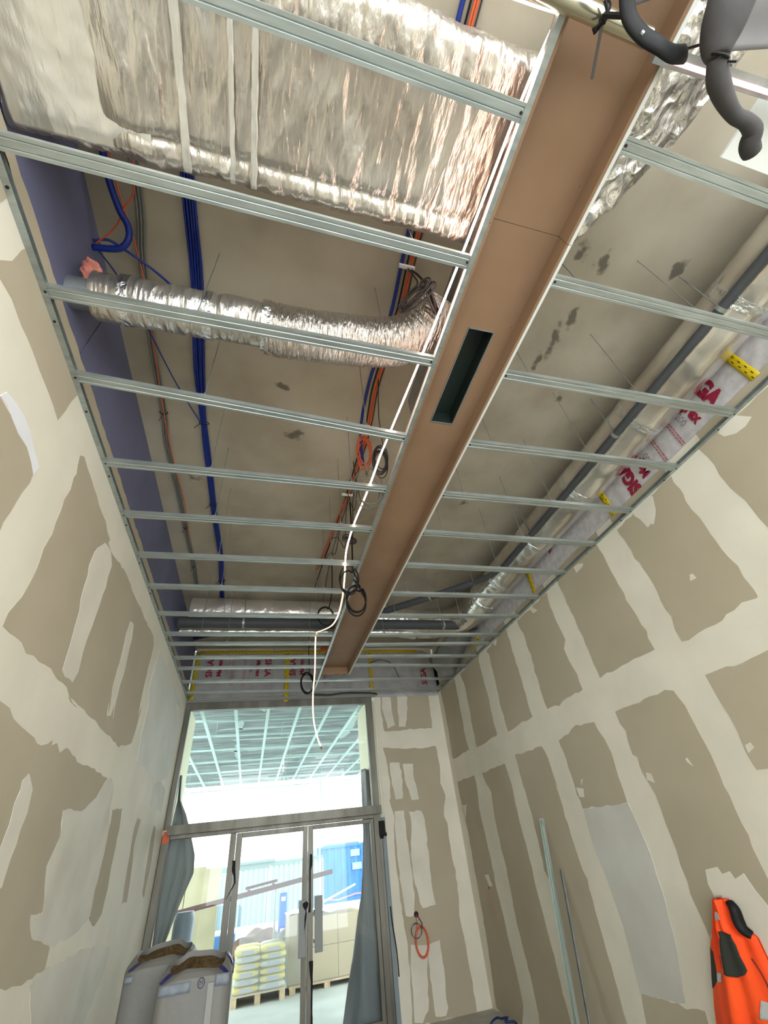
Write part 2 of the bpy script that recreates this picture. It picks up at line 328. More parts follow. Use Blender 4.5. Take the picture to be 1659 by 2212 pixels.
LEFT=[('b',[(0.43,3.3),(0.47,3.6),(0.58,3.6),(0.71,3.59),(0.73,3.53),(0.74,3.32),(0.75,2.98)]),
('b',[(0.88,3.32),(0.9,3.39),(0.9,3.48),(0.92,3.54),(1.06,3.53),(1.17,3.53),(1.41,3.52),(1.6,3.52),(1.58,3.42),(1.58,3.35),(1.57,3.27),(1.48,3.27),(1.32,3.29),(1.23,3.3),(1.1,3.29),(1.0,3.29),(0.92,3.28),(0.77,3.24),(0.87,3.26)]),
('b',[(1.24,2.99),(1.29,3.0),(1.34,3.0),(1.42,2.99),(1.49,3.0),(1.56,2.98),(1.62,2.95),(1.63,2.9),(1.62,2.83),(1.62,2.73),(1.61,2.68),(1.61,2.65),(1.56,2.38),(1.2,2.64),(1.07,2.94)]),
('w',[(1.24,2.99),(1.29,3.0),(1.34,3.0),(1.42,2.99),(1.49,3.0),(1.56,2.98),(1.62,2.95),(1.62,3.0),(1.55,3.03),(1.46,3.05),(1.38,3.06),(1.3,3.05),(1.24,3.03)]),
('b',[(1.86,3.32),(1.89,3.35),(1.98,3.35),(2.12,3.33),(2.26,3.32),(2.42,3.31),(2.57,3.28),(2.57,3.25),(2.69,3.25),(3.02,3.31),(3.26,3.3),(3.53,3.31),(3.87,3.31),(4.19,3.33),(4.31,3.28),(4.31,3.17),(4.31,3.0),(4.33,2.84),(4.38,2.65),(4.42,2.76),(4.41,2.61),(4.38,2.45),(4.04,2.36),(3.57,2.37),(3.21,2.37),(2.96,2.37),(2.78,2.36),(2.97,2.36),(2.84,2.36),(2.73,2.39),(2.59,2.4),(2.46,2.4),(2.33,2.39),(2.19,2.38),(2.1,2.39),(1.99,2.38),(1.92,2.38),(1.92,2.44),(1.95,2.53),(1.96,2.61),(1.95,2.69),(1.94,2.79),(1.94,2.87),(1.93,2.93),(1.93,3.01),(1.91,3.06),(1.91,3.14),(1.9,3.19),(1.9,3.24),(1.87,3.27)]),
('c',[(2.51,3.23),(2.63,3.25),(2.73,3.18),(2.76,3.04),(2.76,2.92),(2.76,2.76),(2.77,2.62),(2.8,2.5),(2.77,2.44),(2.65,2.42),(2.6,2.45),(2.57,2.56),(2.55,2.66),(2.52,2.76),(2.47,2.87),(2.46,2.95),(2.43,3.0),(2.42,3.09)]),
('c',[(3.44,3.12),(3.53,3.14),(3.6,3.04),(3.62,2.9),(3.64,2.77),(3.63,2.63),(3.68,2.48),(3.63,2.57),(3.62,2.47),(3.53,2.46),(3.49,2.52),(3.57,2.46),(3.48,2.64),(3.47,2.82),(3.42,3.01)]),
('h',[(4.61,3.35),(4.99,3.34),(5.52,3.31),(6.18,3.33),(6.55,3.31),(6.05,3.24),(6.45,3.09),(6.58,2.74),(6.44,2.49),(6.08,2.41),(5.64,2.36),(5.09,2.39),(4.73,2.38),(4.64,2.6),(4.66,2.85),(4.52,2.96),(4.54,3.18)]),
('b',[(5.2,2.72),(5.31,2.78),(5.4,2.65),(5.4,2.56),(5.28,2.55)]),
('b',[(2.04,2.18),(2.14,2.16),(2.24,2.15),(2.37,2.13),(2.51,2.12),(2.68,2.1),(2.75,2.12),(2.78,2.15),(2.8,2.12),(2.85,2.15),(2.93,2.12),(3.0,2.15),(3.24,2.13),(3.48,2.14),(3.7,2.14),(3.95,2.14),(3.8,2.0),(3.62,1.92),(3.25,1.89),(3.34,1.77),(3.27,1.65),(3.43,1.46),(3.26,1.45),(3.37,1.37),(3.71,1.3),(3.74,1.21),(3.44,1.2),(3.18,1.21),(2.77,1.23),(1.82,1.95)]),
('m',[(3.62,1.92),(3.8,2.0),(3.95,2.14),(4.07,2.16),(4.19,2.1),(4.23,1.99),(4.34,1.87),(4.38,1.73),(4.38,1.53),(4.42,1.38),(4.16,1.31),(3.71,1.3),(3.37,1.37),(3.26,1.45),(3.43,1.46),(3.27,1.65),(3.34,1.77),(3.25,1.89)]),
('b',[(4.32,1.98),(4.6,2.02),(4.66,1.89),(4.68,1.72),(4.74,1.52),(4.75,1.37),(4.61,1.32),(4.38,1.38),(4.38,1.53),(4.38,1.73)]),
('c',[(2.6,1.95),(2.66,1.97),(2.71,1.96),(2.75,1.93),(2.78,1.84),(2.77,1.77),(2.79,1.71),(2.78,1.66),(2.79,1.59),(2.79,1.57),(2.73,1.55),(2.64,1.67),(2.63,1.71),(2.64,1.78),(2.62,1.85),(2.63,1.91)]),
('b',[(5.27,2.0),(5.43,2.01),(5.38,1.81),(5.51,1.61),(5.58,1.41),(5.4,1.41),(5.33,1.53),(5.28,1.73),(5.22,1.92)]),
('b',[(6.19,2.0),(6.34,1.99),(6.47,1.67),(6.43,1.41),(6.29,1.45),(6.2,1.73),(6.17,1.87)]),
('m',[(5.69,2.33),(6.1,2.4),(6.49,2.37),(6.48,2.15),(5.68,2.15),(5.66,2.22)]),
('m',[(4.47,1.22),(5.31,1.15),(5.27,1.02),(5.13,0.93),(4.97,0.8),(5.08,0.65),(3.88,0.9),(3.56,1.18),(3.74,1.21)])]

LEFT += [('b',[(-.9,2.64),(.3,2.64),(.3,3.0),(-.9,3.25)]), ('b',[(-.8,.3),(.9,.3),(.9,1.9),(-.8,2.1)]), ('c',[(-.1,2.45),(.05,2.45),(.05,3.2),(-.1,3.2)])]
RIGHT += [('b',[(-.3,2.62),(.37,2.62),(.37,3.51),(-.3,3.51)]), ('b',[(-1.3,2.62),(-.5,2.62),(-.5,3.51),(-1.3,3.51)]), ('b',[(.4,.2),(1.2,.2),(1.2,2.22),(.4,2.22)]), ('b',[(-.6,.2),(.2,.2),(.2,2.22),(-.6,2.22)]), ('b',[(1.45,.2),(2.3,.2),(2.3,1.5),(1.45,1.5)])]
M_haze = mat('thin_pale_skim', (222,221,213), .75, rgb2=(212,210,200), nscale=2.5)
kinds = {'h': ('skim_patch', M_haze, .0018), 'b': ('exposed_board', M_board, .0015), 'c': ('filler_strip', M_comp2, .0027), 'g': ('primed_patch', M_prime, .002), 'f': ('filler_strip', M_comp2, .003), 'w': ('filler_strip', M_white, .0022), 'm': ('skim_patch', M_skim, .002)}
def wallpatches(lst, parent, mapf, seed):
    for i, (k, pts) in enumerate(lst):
        name, mm, t = kinds[k]; bb = MB()
        poly_prism(bb, pts, mapf, -.002, t+i*.00003, jag=.009 if k != 'g' else .003, seed=seed+i, step=.055)
        if bb.f: bb.build(name, mm, parent)
wallpatches(LEFT, wall_l, lambda a, z, t: (XL+t, a, z), 10)
wallpatches(RIGHT, wall_r, lambda a, z, t: (XR-t, a, z), 60)
wallpatches(FAR, wall_f, lambda a, z, t: (a, YF-t, z), 120)
# strip of wall between frame and membrane on the right
for y0, y1 in [(-.3,.37),(.45,1.33),(1.66,2.3),(2.5,3.22),(3.45,4.1),(4.38,4.98),(5.25,5.9),(6.15,6.8)]:
    bb = MB(); poly_prism(bb, [(y0,3.54),(y1,3.54),(y1,3.612),(y0,3.612)], lambda a, z, t: (XR-t, a, z), -.002, .0015, jag=.004, seed=int(y0*50), step=.05)
    bb.build('exposed_board', M_board, wall_r)
# inside corner bead and small drill hole in the right wall
b = MB(); b.box(XR-.004, YF-.004, 0, XR, YF, 3.5); tag(b.build('trim_1', M_comp), 'filled inside corner joint', None, None, 'structure')

# ------------------------------------------------------------------ ceiling frame
def track(name, a, c, side, label):
    e = empty(name, a, label, 'metal track', 'wall tracks of the ceiling frame')
    b = MB(); s = side
    b.prof(a, c, [(0,-.014),(s*.028,-.014),(s*.028,-.013),(s*.0012,-.013),(s*.0012,.014),(0,.014)], mi=0)
    b.prof(a, c, [(0,.013),(s*.028,.013),(s*.028,.014),(0,.014)])
    b.build('rail', M_zinc, e)
    a = Vector(a); c = Vector(c); d = (c-a); L = d.length; d.normalize(); sd = d.cross(Vector((0,0,1)))
    k = .3
    while k < L:
        p = a + d*k + sd*(s*.014) + Vector((0,0,-.0145))
        bb = MB(); bb.tube([p, p+Vector((0,0,-.004))], .006, 8); bb.build('screw', M_screw, e); k += .5
track('wall_track', (XL+.001, Y0, ZG), (XL+.001, YF-.001, ZG), 1, 'long steel track along the left wall under the lavender board')
track('wall_track', (XR-.001, Y0, ZG), (XR-.001, YF-.001, ZG), -1, 'long steel track along the right wall below the printed membrane')
track('wall_track', (XL+.03, YF-.001, ZG), (XR-.03, YF-.001, ZG), 1, 'short steel track along the far wall above the glazed entrance')

HAT = []
def hat(w=.056, h=.026, t=.0012):
    o = [(-w/2,h/2),(-w/2,-h/2),(-.017,-h/2),(-.014,-h/2+.003),(-.011,-h/2),(.011,-h/2),(.014,-h/2+.003),(.017,-h/2),(w/2,-h/2),(w/2,h/2),(w/2-.008,h/2)]
    i = [(w/2-.008,h/2-t),(w/2-t,h/2-t),(w/2-t,-h/2+t),(.017,-h/2+t),(.014,-h/2+.003+t),(.011,-h/2+t),(-.011,-h/2+t),(-.014,-h/2+.003+t),(-.017,-h/2+t),(-w/2+t,-h/2+t),(-w/2+t,h/2-t),(-w/2+.008,h/2-t),(-w/2+.008,h/2)]
    return o+i
ORD = ['first','second','third','fourth','fifth','sixth','seventh','eighth','ninth','tenth','eleventh','twelfth','thirteenth','fourteenth']
def batten(a, c, label, group, rods):
    e = empty('ceiling_batten', a, label, 'ceiling batten', group)
    b = MB(); b.prof(a, c, hat()); b.build('channel', M_zinc, e)
    A = Vector(a); D = Vector(c)-A
    for t, dx in rods:
        p = A + D*t
        b = MB(); b.tube([p+Vector((0,0,.0)), p+Vector((dx,0,ZS-ZG))], .0024, 6); b.build('hanger_rod', M_zincd, e)
        b = MB(); b.box(p.x-.014, p.y-.026, p.z+.012, p.x+.014, p.y+.026, p.z+.02); b.box(p.x-.003, p.y-.004, p.z+.02, p.x+.003, p.y+.004, p.z+.06)
        b.build('hanger_clip', M_zincd, e)
    for p in (A + D.normalized()*.016, A + D.normalized()*(D.length-.012)):
        b = MB(); b.tube([p+Vector((0,0,-.0125)), p+Vector((0,0,-.017))], .0055, 8); b.build('screw', M_screw, e)
yl = [.068,.565,1.069,1.489,2.09,2.591,3.10,3.595,4.121,4.592,4.86,5.266,5.615]
yb = [.088,.586,1.08,1.616,2.101,2.573,3.08,3.582,4.134,4.599,4.853,5.28,5.625]
yr0 = [.077,.578,1.084,1.598,2.098,2.574,3.068,3.602,4.098,4.609,4.897,5.274,5.59]
yr1 = [.095,.577,1.071,1.575,2.081,2.571,3.071,3.585,4.053,4.58,4.86,5.297,5.675]
GL = 'battens left of the brown trough'; GR = 'battens right of the brown trough'
for i in range(13):
    rods = [(.34,0),(.86,0)] if i > 1 else [(.86,0)]
    if i == 0: rods = []
    if i == 9: rods = [(.2,0)]
    batten((XL+.003, yl[i], ZG+.001), (.745, yb[i], ZG+.001), '%s steel ceiling batten from the camera end, left of the brown trough' % ORD[i], GL, rods)
    rods = [(.11,0),(.56,0)] if 0 < i < 10 else []
    batten((1.163, yr0[i], ZG+.001), (XR-.003, yr1[i], ZG+.001), '%s steel ceiling batten from the camera end, right of the brown trough' % ORD[i], GR, rods)
batten((XL+.003, 6.11, ZG+.001), (XR-.003, 6.235, ZG+.001), 'full-width steel batten just beyond the end of the brown trough', 'full-width battens by the entrance', [(.2,0),(.55,0)])
batten((XL+.003, 6.58, ZG+.001), (XR-.003, 6.70, ZG+.001), 'full-width steel batten nearest the glazed entrance', 'full-width battens by the entrance', [(.3,0)])

# ------------------------------------------------------------------ brown trough down the middle
tr = empty('ceiling_trough', (.75, 0, ZG), 'long brown board trough running down the middle of the ceiling', 'ceiling trough')
ZT = 3.60; TX0, TX1, TY1 = .766, 1.155, 5.90
sx0, sx1, sy0, sy1 = .900, 1.045, .905, 1.525       # slot for the grille
def panel(x0,y0,x1,y1): 
    b = MB(); b.box(x0,y0,ZT,x1,y1,ZT+.0125); b.build('board_panel', M_trough, tr)
panel(TX0, -1.2, TX1, .424)
b = MB()
for r in [(TX0,.426,TX1,sy0),(TX0,sy1,TX1,3.1),(TX0,sy0,sx0,sy1),(sx1,sy0,TX1,sy1)]: b.box(r[0],r[1],ZT,r[2],r[3],ZT+.0125)
b.build('board_panel', M_trough, tr)
panel(TX0, 3.102, TX1, TY1)
for y0, y1 in ((-1.2,.424),(.426,3.1),(3.102,TY1)):
    b = MB(); b.box(TX0-.001, y0, ZG-.012, TX0+.0115, y1, ZT); b.build('side_board', M_trough, tr)
    b = MB(); b.box(TX1-.0125, y0, ZG-.010, TX1, y1, ZT); b.build('side_board', M_trough, tr)
    b = MB(); b.box(TX1, y0, ZG-.0145, TX1+.012, y1, ZT); b.build('board_edge', M_core, tr)
b = MB(); b.box(TX0+.0116, TY1-.0125, ZG-.012, TX1-.0126, TY1, ZT); b.build('end_board', M_trough, tr)
b = MB(); b.prof((.754, -1.2, ZG), (.754, 6.62, ZG), [(-.013,-.015),(.0105,-.015),(.0105,.0),(.0095,.0),(.0095,-.014),(-.012,-.014),(-.012,.015),(-.013,.015)])
b.build('edge_rail', M_zinc, tr)
b = MB(); b.box(TX1+.0125, -1.2, ZG-.013, TX1+.0145, TY1, ZT); b.build('edge_rail', M_core, tr)
k = -1.0
while k < TY1-.1:
    for x in (TX0+.03, TX1-.03):
        bb = MB(); bb.tube([(x,k,ZT+.001),(x,k,ZT-.0012)], .004, 7); bb.build('screw', mat('brown_screw', (120,92,70), .6), tr)
    k += .62
# duct grille liner
g = empty('vent_slot', (sx0, sy0, ZT), 'narrow dark rectangular vent opening cut in the brown trough', 'vent')
b = MB(); t = .002
b.box(sx0-.004,sy0-.004,ZT-.003,sx0+t,sy1+.004,ZT+.14); b.box(sx1-t,sy0-.004,ZT-.003,sx1+.004,sy1+.004,ZT+.14)
b.box(sx0,sy0-.004,ZT-.003,sx1,sy0+t,ZT+.14); b.box(sx0,sy1-t,ZT-.003,sx1,sy1+.004,ZT+.14)
b.build('metal_liner', M_zincd, g)
b = MB(); b.box(sx0+.004,sy0+.004,ZT+.10,sx1-.004,sy1-.004,ZT+.14); b.build('dark_lining', mat('dark_green_lining', (22,34,30), .55), g)
b = MB()
for q in ((sx0+.0021,sy0+.003,sx0+.0035,sy1-.003),(sx1-.0035,sy0+.003,sx1-.0021,sy1-.003),(sx0+.004,sy0+.0021,sx1-.004,sy0+.0035),(sx0+.004,sy1-.0035,sx1-.004,sy1-.0021)):
    b.box(q[0],q[1],ZT+.004,q[2],q[3],ZT+.1)
b.build('side_lining', MATS['dark_green_lining'], g)

# ------------------------------------------------------------------ light strip
M_led = mat('light_diode', (255,255,255), .5, emit=(255,236,226), estr=60)
M_ledt = mat('strip_tape', (250,244,236), .4, emit=(255,214,196), estr=15)
M_ledd = mat('strip_tape_dim', (250,240,225), .4, emit=(255,206,160), estr=.9)
ls = empty('light_strip', (.74, 0, ZG+.02), 'glowing white light strip lying beside the brown trough and dangling before the entrance', 'light strip')
P1 = [(.755,-.15,3.545),(.733,.05,3.545),(.71,.60,3.543),(.683,1.10,3.545),(.655,1.5,3.545),(.632,1.82,3.545)]
b = MB(); b.tube(P1, .0055, 6, flat=.35, smooth=6); b.build('bright_tape', M_ledt, ls)
P2 = [(.632,1.82,3.545),(.628,2.04,3.546),(.615,2.3,3.547),(.598,2.554,3.545),(.589,2.866,3.50),(.634,3.201,3.48),(.678,3.591,3.46),(.689,3.947,3.44),(.668,4.189,3.45),(.61,4.33,3.465),(.568,4.45,3.495),(.547,4.60,3.54),(.55,4.70,3.50),(.553,4.75,3.423),(.549,4.75,3.158),(.53,4.75,2.912),(.536,4.75,2.681),(.574,4.75,2.505),(.611,4.75,2.411)]
b = MB(); b.tube(P2[:6], .0065, 6, flat=.5, smooth=5); b.build('bright_tape', mat('strip_tape_mid', (250,244,236), .4, emit=(255,222,200), estr=9), ls)
b = MB(); b.tube(P2[5:], .0085, 6, flat=.5, smooth=5); b.build('dim_tape', M_ledd, ls)
def along(P, step):
    pts = spline([Vector(p) for p in P], 10); out = []; acc = 0
    for a, c in zip(pts, pts[1:]):
        L = (c-a).length
        while acc < L: out.append((a.lerp(c, acc/L), (c-a).normalized())); acc += step
        acc -= L
    return out
b = MB()
for p, d in along(P1, .0125): b.beam(p-d*.004-Vector((0,0,.003)), p+d*.004-Vector((0,0,.003)), .007, .003)
tag(b.build('diodes', M_led, ls), kind='stuff')
b = MB()
for p, d in along(P2[5:], .02): b.beam(p-d*.004-Vector((.004,.003,.0045)), p+d*.004-Vector((.004,.003,.0045)), .006, .003)
tag(b.build('diodes', mat('warm_diode', (255,255,255), .5, emit=(255,210,150), estr=2.5), ls), kind='stuff')
b = MB(); b.tube([P2[-1], (P2[-1][0]+.008, P2[-1][1], P2[-1][2]-.03)], .007, 6); b.build('end_cap', mat('red_brown_cap', (120,60,56), .5), ls)
# lead from its start
b = MB(); b.tube([(.754,-.152,3.545),(.70,-.148,3.548),(.605,-.144,3.55),(.5,-.14,3.55)], .004, 6, smooth=4)
b.build('lead', mat('strip_lead', (250,240,240), .4, emit=(255,226,220), estr=1.5), ls)

# ------------------------------------------------------------------ large foil duct across the ceiling void
def nz(x, y, z, s): return noise.noise(Vector((x*s, y*s, z*s)))
def ridge(x, y, z, s): return 1-abs(noise.noise(Vector((x*s, y*s, z*s))))*2
dk = empty('foil_wrapped_duct', (0, .25, 3.7), 'big flat duct wrapped in crumpled silver foil across the near ceiling void', 'air duct')
def yfr(x):
    K = [(-1.1,.575),(1.05,.575),(1.2,.53),(1.28,.48),(1.36,.39),(1.44,.27),(1.50,.18),(1.55,.09),(1.60,-.02),(1.64,-.14),(1.67,-.30)]
    for (a, p), (c, q) in zip(K, K[1:]):
        if x <= c: return p + (q-p)*(x-a)/(c-a)
    return K[-1][1]
def ybk(x):
    K = [(-1.1,-.06),(.35,-.06),(.78,-.05),(.95,-.07),(1.1,-.30),(1.3,-.42),(1.6,-.40),(1.67,-.32)]
    for (a, p), (c, q) in zip(K, K[1:]):
        if x <= c: return p + (q-p)*(x-a)/(c-a)
    return K[-1][1]
def sect(v):
    """rounded rectangle unit section: v 0..1 round -> (s along y 0 back..1 front, t 0 bottom..1 top, weight)"""
    a = 2*math.pi*v; cx, cz = math.cos(a), math.sin(a); p = .28
    return math.copysign(abs(cx)**p, cx), math.copysign(abs(cz)**p, cz)
XA, XB = -1.045, 1.668
def duct(u, v, pull=0):
    x = XA + (XB-XA)*u
    y0, y1 = ybk(x), yfr(x); sx, sz = sect(v)
    y = (y0+y1)/2 + sx*(y1-y0)/2
    sag = -.035*math.exp(-((x+.63)/.10)**2) - .012*math.exp(-((x+.15)/.2)**2)
    tap = 1 if x < 1.1 else max(.25, 1-((x-1.1)/.58)**2*.75)
    z = 3.90 + sz*.205*tap + (sag if sz < 0 else 0) + (.02 if x > .95 else 0)
    k = 1.6 if x > .95 else 1
    if x < 1: d = .010*ridge(x*1.0, y*.35, z, 5)+ .007*ridge(x*.9+y*.3, y*.6, z, 11) + .0016*nz(x*3, y*.4, z, 34) + .003*ridge(x, y*1.3-x*.5, z, 21)
    else: d = .030*ridge(x, y*.8, z, 5) + .018*ridge(x, y, z, 11) + .006*ridge(x, y, z, 24)
    w = math.exp(-((x+.60)/.16)**2); d += w*.014*nz(x*3, y*.5, 0, 7)
    e = max(0, abs(sx)-.8)*5; d += e*.007*ridge(x*2.4, y*.4, z, 12)
    if sz < 0 and x < 1: z += .014*math.exp(-((y-.478)/.018)**2) - .012*math.exp(-((y-.54)/.025)**2) + .012*math.exp(-((x-.80)/.03)**2)
    z += d*(-1 if sz < 0 else 1)*(.6 if sz < 0 else .3); y += d*.6*(1 if sx > 0 else -1)*min(1, abs(sx)**4)
    return (x, y, z)
b = MB(); b.grid(lambda v, u: duct(u, v), 150, 300, closeu=True)
n0 = len(b.v); b.f.append(tuple(range(150))); b.mi.append(0); b.f.append(tuple(range(n0-150, n0))); b.mi.append(0)
fo = b.build('foil_wrap', [M_foilw, mat('crumpled_foil', (244,243,242), .2, .92, bump=1.0, bscale=6, bdist=.04, rgb2=(214,208,202), nscale=5, crease=9, cdist=.05)], dk, smooth=True, auto=55)
for p in fo.data.polygons:
    if p.center.x > 1.0: p.material_index = 1
# pale smooth foil sheet hung at the wall end
b = MB()
def sheet(u, v):
    x = -1.02 + .46*u; y = -.05 + .60*v
    return (x, y, 3.674 - .006*ridge(x, y*.4, 0, 9) - .003*nz(x, y, 0, 22) + .012*max(0, v-.93)*10)
b.grid(sheet, 60, 60); b.build('foil_flap', mat('matt_foil', (226,224,218), .4, .75, bump=.7, bscale=7, bdist=.02, bstretch=(2,.6,1)), dk, smooth=True, solid=.001)
for x, w_ in ((-.44,.03),(-.27,.018),(-.19,.024)):
    b = MB()
    b.grid(lambda u, v, x=x, w_=w_: (x-w_/2+w_*u+.004*nz(v*3, u, x, 4), -.04+.6*v, 3.672+ -.003*ridge(u, v, x, 9) - (.028*math.exp(-((x+.63)/.1)**2))), 5, 40)
    b.build('foil_pleat', MATS['matt_foil'], dk, smooth=True, solid=.0008)

# ------------------------------------------------------------------ flexible foil duct with pink wool end
fd = empty('flexible_duct', (-.2, 1.2, 3.8), 'round silver flexible duct with a pink wool end beside the lavender wall', 'air duct')
def ring(c, d, r, n, f):
    pass
def hose(mb, P, rf, n=40, seg=20, amp=None, seed=0):
    pts = spline([Vector(p) for p in P], seg); N = len(pts); up = Vector((0,0,1)); vs = []
    S = 0; prev = pts[0]
    for i, p in enumerate(pts):
        S += (p-prev).length; prev = p
        d = (pts[min(i+1,N-1)]-pts[max(i-1,0)]).normalized(); u = (up-d*up.dot(d)).normalized(); w = d.cross(u)
        for k in range(n):
            a = 2*math.pi*k/n; r = rf(i/(N-1))
            if amp: r += amp(S, a, p)
            vs.append(p+u*math.cos(a)*r+w*math.sin(a)*r)
    fs = [(i*n+k, i*n+(k+1) % n, (i+1)*n+(k+1) % n, (i+1)*n+k) for i in range(N-1) for k in range(n)]
    fs += [tuple(range(n-1,-1,-1)), tuple((N-1)*n+k for k in range(n))]
    mb.add(vs, fs)
def amp1(S, a, p): return .0025*noise.noise(Vector((S*60, a*1.2, 0))) + .004*noise.noise(Vector((p.x*9, a*2, 3)))
def amp2(S, a, p): return .0055*noise.noise(Vector((S*38, a*.9, 0))) + .004*noise.noise(Vector((S*90, a*2, 5))) + .005*noise.noise(Vector((S*7, a*2, 3)))
FZ = 3.80
b = MB(); hose(b, [(-.945,1.205,FZ),(-.90,1.205,FZ),(-.80,1.20,FZ)], lambda t: .115, amp=amp1); b.build('duct_sleeve', M_foily, fd, smooth=True, auto=50)
b = MB(); hose(b, [(-.80,1.20,FZ),(-.6,1.20,FZ),(-.42,1.20,FZ),(-.28,1.195,FZ),(-.12,1.20,FZ)], lambda t: .117-.008*math.exp(-((t-.58)/.03)**2), seg=46, amp=amp1); b.build('duct_sleeve', M_foilw, fd, smooth=True, auto=50)
b = MB(); hose(b, [(-.13,1.21,FZ),(0,1.215,FZ),(.2,1.205,FZ),(.4,1.19,FZ),(.56,1.165,FZ),(.68,1.11,FZ+.01),(.76,1.02,FZ+.05),(.80,.93,FZ+.1)], lambda t: .137, seg=44, n=56, amp=amp2)
b.build('flexible_hose', mat('foil_hose', (228,224,220), .24, .93, bump=1.0, bscale=16, bdist=.03, bstretch=(4,.8,.8), rgb2=(196,188,178), nscale=4), fd, smooth=True, auto=50)
for x in (-.80, -.42, -.13):
    b = MB(); hose(b, [(x-.022,1.2,FZ),(x,1.2,FZ),(x+.022,1.2,FZ)], lambda t: .1205 if x != -.13 else .132, amp=lambda S, a, p: .003*noise.noise(Vector((S*80, a*6, p.x))), n=60, seg=6); b.build('foil_tape', M_foilt, fd, smooth=True, auto=40)
b = MB(); hose(b, [(-1.0,1.115,FZ+.135),(-.985,1.12,FZ+.11),(-.972,1.135,FZ+.07),(-.965,1.16,FZ+.03)], lambda t: .028+.012*math.sin(t*3.14), amp=lambda S, a, p: .016*noise.noise(Vector((S*22, a*1.5, 1)))+.008*noise.noise(Vector((S*60, a*4, 1))), n=40, seg=8)
b.build('wool_plug', M_pink, fd, smooth=True)
b = MB(); b.tube([(-1.06,1.205,FZ),(-.94,1.205,FZ)], .075, 24); b.build('spigot', M_zincd, fd, smooth=True, auto=40)
# dark square stub of duct above the trough beyond the hose
b = MB(); b.box(.86,.72,3.76,1.06,1.7,4.05); one('duct_plenum', b, M_zincd, 'grey metal duct box above the vent slot of the trough', 'duct box', bev=.006)

# ------------------------------------------------------------------ right hand and far ducts (one run round the corner)
fr = empty('foil_duct_run', (2.7, 2, 4.0), 'long round foil duct along the right wall with an elbow in the far corner', 'air duct')
RP = [(2.668,-1.6,3.94),(2.668,.2,3.94),(2.668,1.2,3.94),(2.668,2.2,3.94),(2.668,3.2,3.94),(2.668,4.1,3.94),(2.68,4.7,3.94),(2.58,5.02,3.94),(2.34,5.18,3.94),(2.0,5.22,3.94)]
def amp3(S, a, p): return .004*noise.noise(Vector((S*5, a*1.5, 0))) + .0035*noise.noise(Vector((S*16, a*2.5, 2))) + .010*math.exp(-(((S+.55) % 1.02 - .5)/.05)**2)*abs(noise.noise(Vector((S*50, a*5, 0))))
b = MB(); hose(b, RP, lambda t: .187, n=56, seg=44, amp=amp3); b.build('foil_sleeve', M_foily, fr, smooth=True, auto=50)
fr2 = empty('foil_duct_run', (.5, 5.2, 4.0), 'straight round foil duct crossing the room near the far wall', 'air duct')
b = MB(); hose(b, [(2.0,5.22,3.94),(1.2,5.22,4.04),(.3,5.22,4.04),(-.5,5.22,4.05),(-.92,5.22,4.05)], lambda t: .198, n=50, seg=70, amp=lambda S, a, p: amp3(S, a, p)+ (.006*noise.noise(Vector((S*25, a, 0))) if p.x > .9 else 0))
b.build('foil_sleeve', M_foil, fr2, smooth=True, auto=50)
for y in (.55, 1.45, 2.25, 3.05, 3.85, 4.35):
    b = MB(); hose(b, [(2.668,y-.03,3.94),(2.668,y,3.94),(2.668,y+.03,3.94)], lambda t: .191, n=60, seg=6, amp=lambda S, a, p: .006*noise.noise(Vector((S*60, a*6, p.y)))); b.build('foil_tape', M_foilt, fr, smooth=True, auto=35)
# plain foil faced box between duct and slab (pale upper band)
b = MB(); b.grid(lambda u, v: (2.60+.25*u*0+ .02*nz(0, v*9, 0, 3)*0 + [2.735,2.60,2.585][min(2,int(u*2.99))], -1.6+6.4*v, [4.288,4.24,4.05][min(2,int(u*2.99))]+.003*nz(0,v*40,u,2)), 3, 120)
b.build('foil_jacket', mat('dull_foil', (206,198,186), .5, .5, bump=.3, bscale=5, bdist=.02), fr, smooth=True, solid=.002)
for x, y in ((2.47,.6),(2.47,2.0),(2.47,3.1)):
    pass
def pipe(P, r, m, label, clamps=(), seams=(), name='insulated_pipe', sm=6):
    e = empty(name, P[0], label, 'pipe')
    b = MB(); b.tube(P, r, 18, smooth=sm); b.build('insulation', m, e, smooth=True, auto=50)
    for q in clamps:
        q = Vector(q[:3]); b = MB()
        b.tube([q+Vector((0,0,r+.002)), (q.x, q.y, ZS)], .004, 6); b.build('hanger_rod', M_zincd, e)
        d = (Vector(P[-1])-Vector(P[0])).normalized()
        b = MB(); b.tube([q-d*.012, q+d*.012], r+.003, 18); b.build('pipe_clamp', M_zinc, e, smooth=True, auto=50)
    return e
pipe([(2.475,-1.6,3.83),(2.475,1,3.83),(2.475,3.2,3.83),(2.44,3.62,3.84),(2.28,3.95,3.86)], .030, M_dark, 'thin dark grey insulated pipe hung below the right foil duct', [(2.475,.6,3.83),(2.475,1.58,3.83),(2.475,2.9,3.83)])
pipe([(2.30,3.92,3.87),(2.0,4.22,3.88),(1.55,4.62,3.89),(1.12,5.0,3.90),(1.0,5.12,3.93)], .042, M_dark, 'dark grey insulated pipe running diagonally above the far battens', [(1.90,4.31,3.883),(1.42,4.74,3.893)], sm=4)
pipe([(-1.0,4.98,3.83),(.7,4.98,3.83),(2.58,4.98,3.83)], .062, M_dark, 'thick dark grey insulated pipe below the far cross duct', [(-.28,4.98,3.83),(2.30,4.98,3.83),(.9,4.98,3.83)], sm=1)
